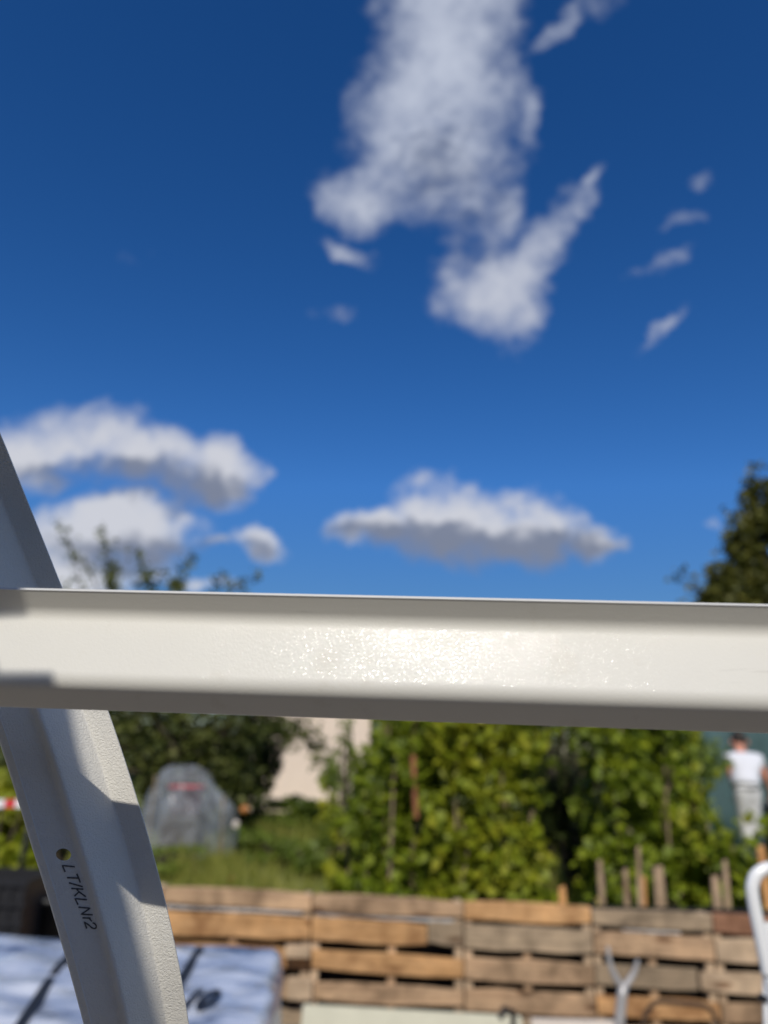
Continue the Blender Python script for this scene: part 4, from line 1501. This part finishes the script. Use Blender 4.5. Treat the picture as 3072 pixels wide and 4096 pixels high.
# ------------------------------------------------------------------ teal net screen and bin behind the person
NY = 12.0
n0, n1 = at(2800, 3000, NY), at(3700, 3000, NY)
nt = empty('net_screen', ((n0.x + n1.x) / 2, NY, gz(0, NY)))
w_ = (n1.x - n0.x)
m = MB()
NXX = 60
for i in range(NXX + 1):
    x = -w_ / 2 + w_ * i / NXX
    for z in (0, .5, 1.0, 1.5, 1.98):
        m.v.append((x, .04 * math.sin(i * .9) * math.sin(z * 2.2) + .03 * math.sin(i * .33), z - .03 * (z > 1.9) * abs(math.sin(i * .52))))
for i in range(NXX):
    m.f += [(5 * i + k, 5 * i + 5 + k, 5 * i + 6 + k, 5 * i + 1 + k) for k in range(4)]
no = m.build('net', M['teal'], nt, True)
sm = no.modifiers.new('thick', 'SOLIDIFY')
sm.thickness = .004
for i in range(6):
    x = -w_ / 2 + w_ * i / 5
    MB().tube([(x, .09, 0), (x, .09, 2.05)], .03, 8).build('post', M['stem'], nt)
tag(nt, 'teal netting screen on posts behind the person', 'net screen')
bn = at(3085, 3260, 8.6)
cb_ = empty('compost_bin', (bn.x + .26, 8.6, gz(0, 8.6)))
m = MB()
n_ = 28
hh = at(3085, 3205, 8.6).z - gz(0, 8.6)
for z, rr_ in ((0, .36), (.02, .37), (hh - .08, .30), (hh - .08, .325), (hh - .05, .325), (hh, .2)):
    m.v += [(rr_ * math.cos(2 * math.pi * k / n_), rr_ * math.sin(2 * math.pi * k / n_), z) for k in range(n_)]
for i in range(5):
    m.f += [(i * n_ + k, i * n_ + (k + 1) % n_, (i + 1) * n_ + (k + 1) % n_, (i + 1) * n_ + k) for k in range(n_)]
m.f += [tuple(range(n_ - 1, -1, -1)), tuple(5 * n_ + k for k in range(n_))]
m.build('barrel', M['black'], cb_, True)
MB().tube([(-.08, 0, hh), (-.08, 0, hh + .04), (.08, 0, hh + .04), (.08, 0, hh)], .012, 6).build('lid_handle', M['black'], cb_)
tag(cb_, 'black compost bin at the right edge beside the person', 'compost bin')

# ------------------------------------------------------------------ person seen from behind
QY = 9.3
pe = empty('person', (at(3000, 3400, QY).x, QY, gz(0, QY)))
pl = lambda px, py, dy=0: at(px, py, QY + dy) - pe.location
FT = .07


def skin_obj(name, verts, edges, radii, mat, parent, sub=2):
    me = bpy.data.meshes.new(name)
    me.from_pydata([tuple(v) for v in verts], edges, [])
    o = link(name, me, mat, parent)
    o.modifiers.new('skin', 'SKIN')
    for i, r in enumerate(radii):
        r = r if isinstance(r, tuple) else (r, r)
        me.skin_vertices[0].data[i].radius = r
    me.skin_vertices[0].data[0].use_root = True
    s = o.modifiers.new('sub', 'SUBSURF')
    s.levels = s.render_levels = sub
    bpy.context.view_layer.update()
    nm2 = bpy.data.meshes.new_from_object(o.evaluated_get(bpy.context.evaluated_depsgraph_get()))
    o.modifiers.clear()
    o.data = nm2
    if not nm2.materials: nm2.materials.append(mat)
    for p in nm2.polygons: p.use_smooth = True
    return o


J = dict(pelvis=pl(2988, 3160), spine=pl(2980, 3110, .05), chest=pl(2972, 3055, .13), neck0=pl(2962, 3008, .17), neck=pl(2957, 2985, .2), headc=pl(2954, 2962, .24), headt=pl(2952, 2944, .25),
         sl=pl(2912, 3036, .13), el=pl(2926, 3105, .12), wl=pl(2942, 3165, .26), hl=pl(2947, 3185, .30),
         sr=pl(3034, 3040, .12), er=pl(3064, 3112, .1), wr=pl(3084, 3172, .2), hr=pl(3088, 3192, .24),
         hpl=pl(2968, 3180), hpr=pl(3008, 3180), knl=pl(2980, 3290, .05), knr=pl(3014, 3288, .02))
J['anl'] = Vector((J['knl'].x + .02, -.02, FT))
J['anr'] = Vector((J['knr'].x + .05, .10, FT))
J['tol'] = J['anl'] + Vector((0, .17, -.04))
J['tor'] = J['anr'] + Vector((.03, .17, -.04))
names = list(J)
E_ = [('pelvis', 'spine'), ('spine', 'chest'), ('chest', 'neck0'), ('neck0', 'neck'), ('neck', 'headc'), ('headc', 'headt'), ('chest', 'sl'), ('sl', 'el'), ('el', 'wl'), ('wl', 'hl'), ('chest', 'sr'), ('sr', 'er'), ('er', 'wr'), ('wr', 'hr'),
      ('pelvis', 'hpl'), ('pelvis', 'hpr'), ('hpl', 'knl'), ('knl', 'anl'), ('anl', 'tol'), ('hpr', 'knr'), ('knr', 'anr'), ('anr', 'tor')]
RD = dict(pelvis=.07, spine=.085, chest=.12, neck0=.06, neck=.055, headc=.088, headt=.07, sl=.055, el=.042, wl=.03, hl=.034, sr=.055, er=.042, wr=.03, hr=.034, hpl=.06, hpr=.06, knl=.06, knr=.06, anl=.04, anr=.04, tol=.035, tor=.035)
V_ = [J[n] for n in names]
R_ = [RD[n] for n in names]
ED = [(names.index(a), names.index(b)) for a, b in E_]
for hnd, wst in (('hl', 'wl'), ('hr', 'wr')):
    d = (J[hnd] - J[wst]).normalized()
    sd = d.cross(Vector((0, 1, 0)))
    sd = sd.normalized() if sd.length > .1 else Vector((1, 0, 0))
    for k in range(5):
        base = J[hnd] + sd * (.016 * (k - 2)) + d * (.015 if k else -.01)
        L_ = (.05, .075, .085, .08, .062)[k]
        dir_ = (d + sd * (-.9 if k == 0 else .08 * (k - 2))).normalized()
        i0 = len(V_)
        V_ += [base + dir_ * L_ * .5, base + dir_ * L_ + Vector((0, .015, -.008))]
        R_ += [.0095, .008]
        ED += [(names.index(hnd), i0), (i0, i0 + 1)]
skin_obj('body', V_, ED, R_, M['skin'], pe)
# head: hair cap, ears
hd = J['headc'] + Vector((0, -.012, .018))
hm = MB()
for j in range(11):
    t = math.pi * j / 10
    for k in range(20):
        a = 2 * math.pi * k / 20
        hm.v.append(tuple(hd + Vector((.088 * math.sin(t) * math.cos(a), .108 * math.sin(t) * math.sin(a), (.112 if t < 1.57 else .075) * math.cos(t) + .004 * math.sin(5 * a + 3 * t)))))
for j in range(10):
    hm.f += [(20 * j + k, 20 * j + 20 + k, 20 * j + 20 + (k + 1) % 20, 20 * j + (k + 1) % 20) for k in range(20)]
hm.build('hair', M['hair'], pe, True)
for s in (-1, 1):
    em = MB()
    c = hd + Vector((s * .09, .0, -.045))
    em.tube([c + Vector((0, 0, -.03)), c + Vector((s * .012, -.01, .0)), c + Vector((s * .006, -.012, .03))], [.008, .016, .01], 8)
    em.build('ear', M['skin'], pe, True)
# face on the far side
fm = MB()
fc_ = hd + Vector((0, .075, -.03))
fm.tube([fc_ + Vector((0, .02, .04)), fc_ + Vector((0, .055, -.005)), fc_ + Vector((0, .03, -.02))], [.008, .014, .010], 8)
fm.build('nose', M['skin'], pe, True)
# shirt and trousers
sv = [J['pelvis'] + Vector((0, .005, .03)), J['pelvis'] + Vector((0, .01, .09)), J['spine'], J['chest'], J['neck0'] + Vector((0, 0, -.012)), J['sl'], J['sl'].lerp(J['el'], .55), J['sr'], J['sr'].lerp(J['er'], .55)]
shirt = skin_obj('shirt', sv, [(0, 1), (1, 2), (2, 3), (3, 4), (3, 5), (5, 6), (3, 7), (7, 8)], [(.185, .165), (.175, .155), (.165, .14), (.165, .135), .07, .082, .07, .082, .07], M['shirt'], pe)
tv = [J['pelvis'] + Vector((0, .0, .10)), J['pelvis'] + Vector((0, -.01, .0)), J['hpl'] + Vector((0, -.01, -.03)), J['knl'], J['anl'] + Vector((0, 0, .03)), J['hpr'] + Vector((0, -.01, -.03)), J['knr'], J['anr'] + Vector((0, 0, .03))]
skin_obj('trousers', tv, [(0, 1), (1, 2), (2, 3), (3, 4), (1, 5), (5, 6), (6, 7)], [(.15, .125), (.16, .14), .105, .082, .07, .105, .082, .07], M['trouser'], pe)
bt = MB()
bc = J['pelvis'] + Vector((0, 0, .02))
ring_ = [(bc.x + .150 * math.cos(a), bc.y + .132 * math.sin(a), bc.z + .006 * math.cos(a)) for a in np.linspace(0, 2 * math.pi, 30)]
bt.tube(ring_, .012, 6, False)
bt.build('belt', M['belt'], pe, True)
for an, to in (('anl', 'tol'), ('anr', 'tor')):
    skin_obj('shoe', [J[an] + Vector((0, -.02, -.015)), J[an] + Vector((0, .06, -.03)), J[to] + Vector((0, .02, 0))], [(0, 1), (1, 2)], [.055, .05, .042], M['black'], pe)
tag(pe, 'person seen from behind in a white T-shirt and light grey trousers, leaning forward', 'person')

# ------------------------------------------------------------------ grass
R = np.random.RandomState(9)
ng = 34000
gx = R.uniform(-5.5, 2.5, ng)
gy = 5.6 + 9.5 * R.uniform(0, 1, ng) ** 1.1
gzv = np.array([gz(0, y) for y in gy])
hgt = R.uniform(.05, .19, ng) * (1 + 1.2 * (np.sin(gx * 2.1 + gy) * np.sin(gy * 1.4) > .55))
an = R.uniform(0, 6.28, ng)
wd = R.uniform(.006, .013, ng)
lean = R.normal(size=(ng, 2)) * .05
V = np.empty((ng, 3, 3))
V[:, 0] = np.stack([gx - np.cos(an) * wd, gy - np.sin(an) * wd, gzv - .01], 1)
V[:, 1] = np.stack([gx + np.cos(an) * wd, gy + np.sin(an) * wd, gzv - .01], 1)
V[:, 2] = np.stack([gx + lean[:, 0], gy + lean[:, 1], gzv + hgt], 1)
me = bpy.data.meshes.new('grass')
me.vertices.add(ng * 3)
me.vertices.foreach_set('co', V.reshape(-1))
me.loops.add(ng * 3)
me.loops.foreach_set('vertex_index', np.arange(ng * 3, dtype=np.int32))
me.polygons.add(ng)
me.polygons.foreach_set('loop_start', np.arange(0, ng * 3, 3, dtype=np.int32))
me.polygons.foreach_set('loop_total', np.full(ng, 3, dtype=np.int32))
me.update()
tag(link('grass', me, M['grass']), 'rough green grass between the fence and the fruit tree', 'grass', kind='stuff')
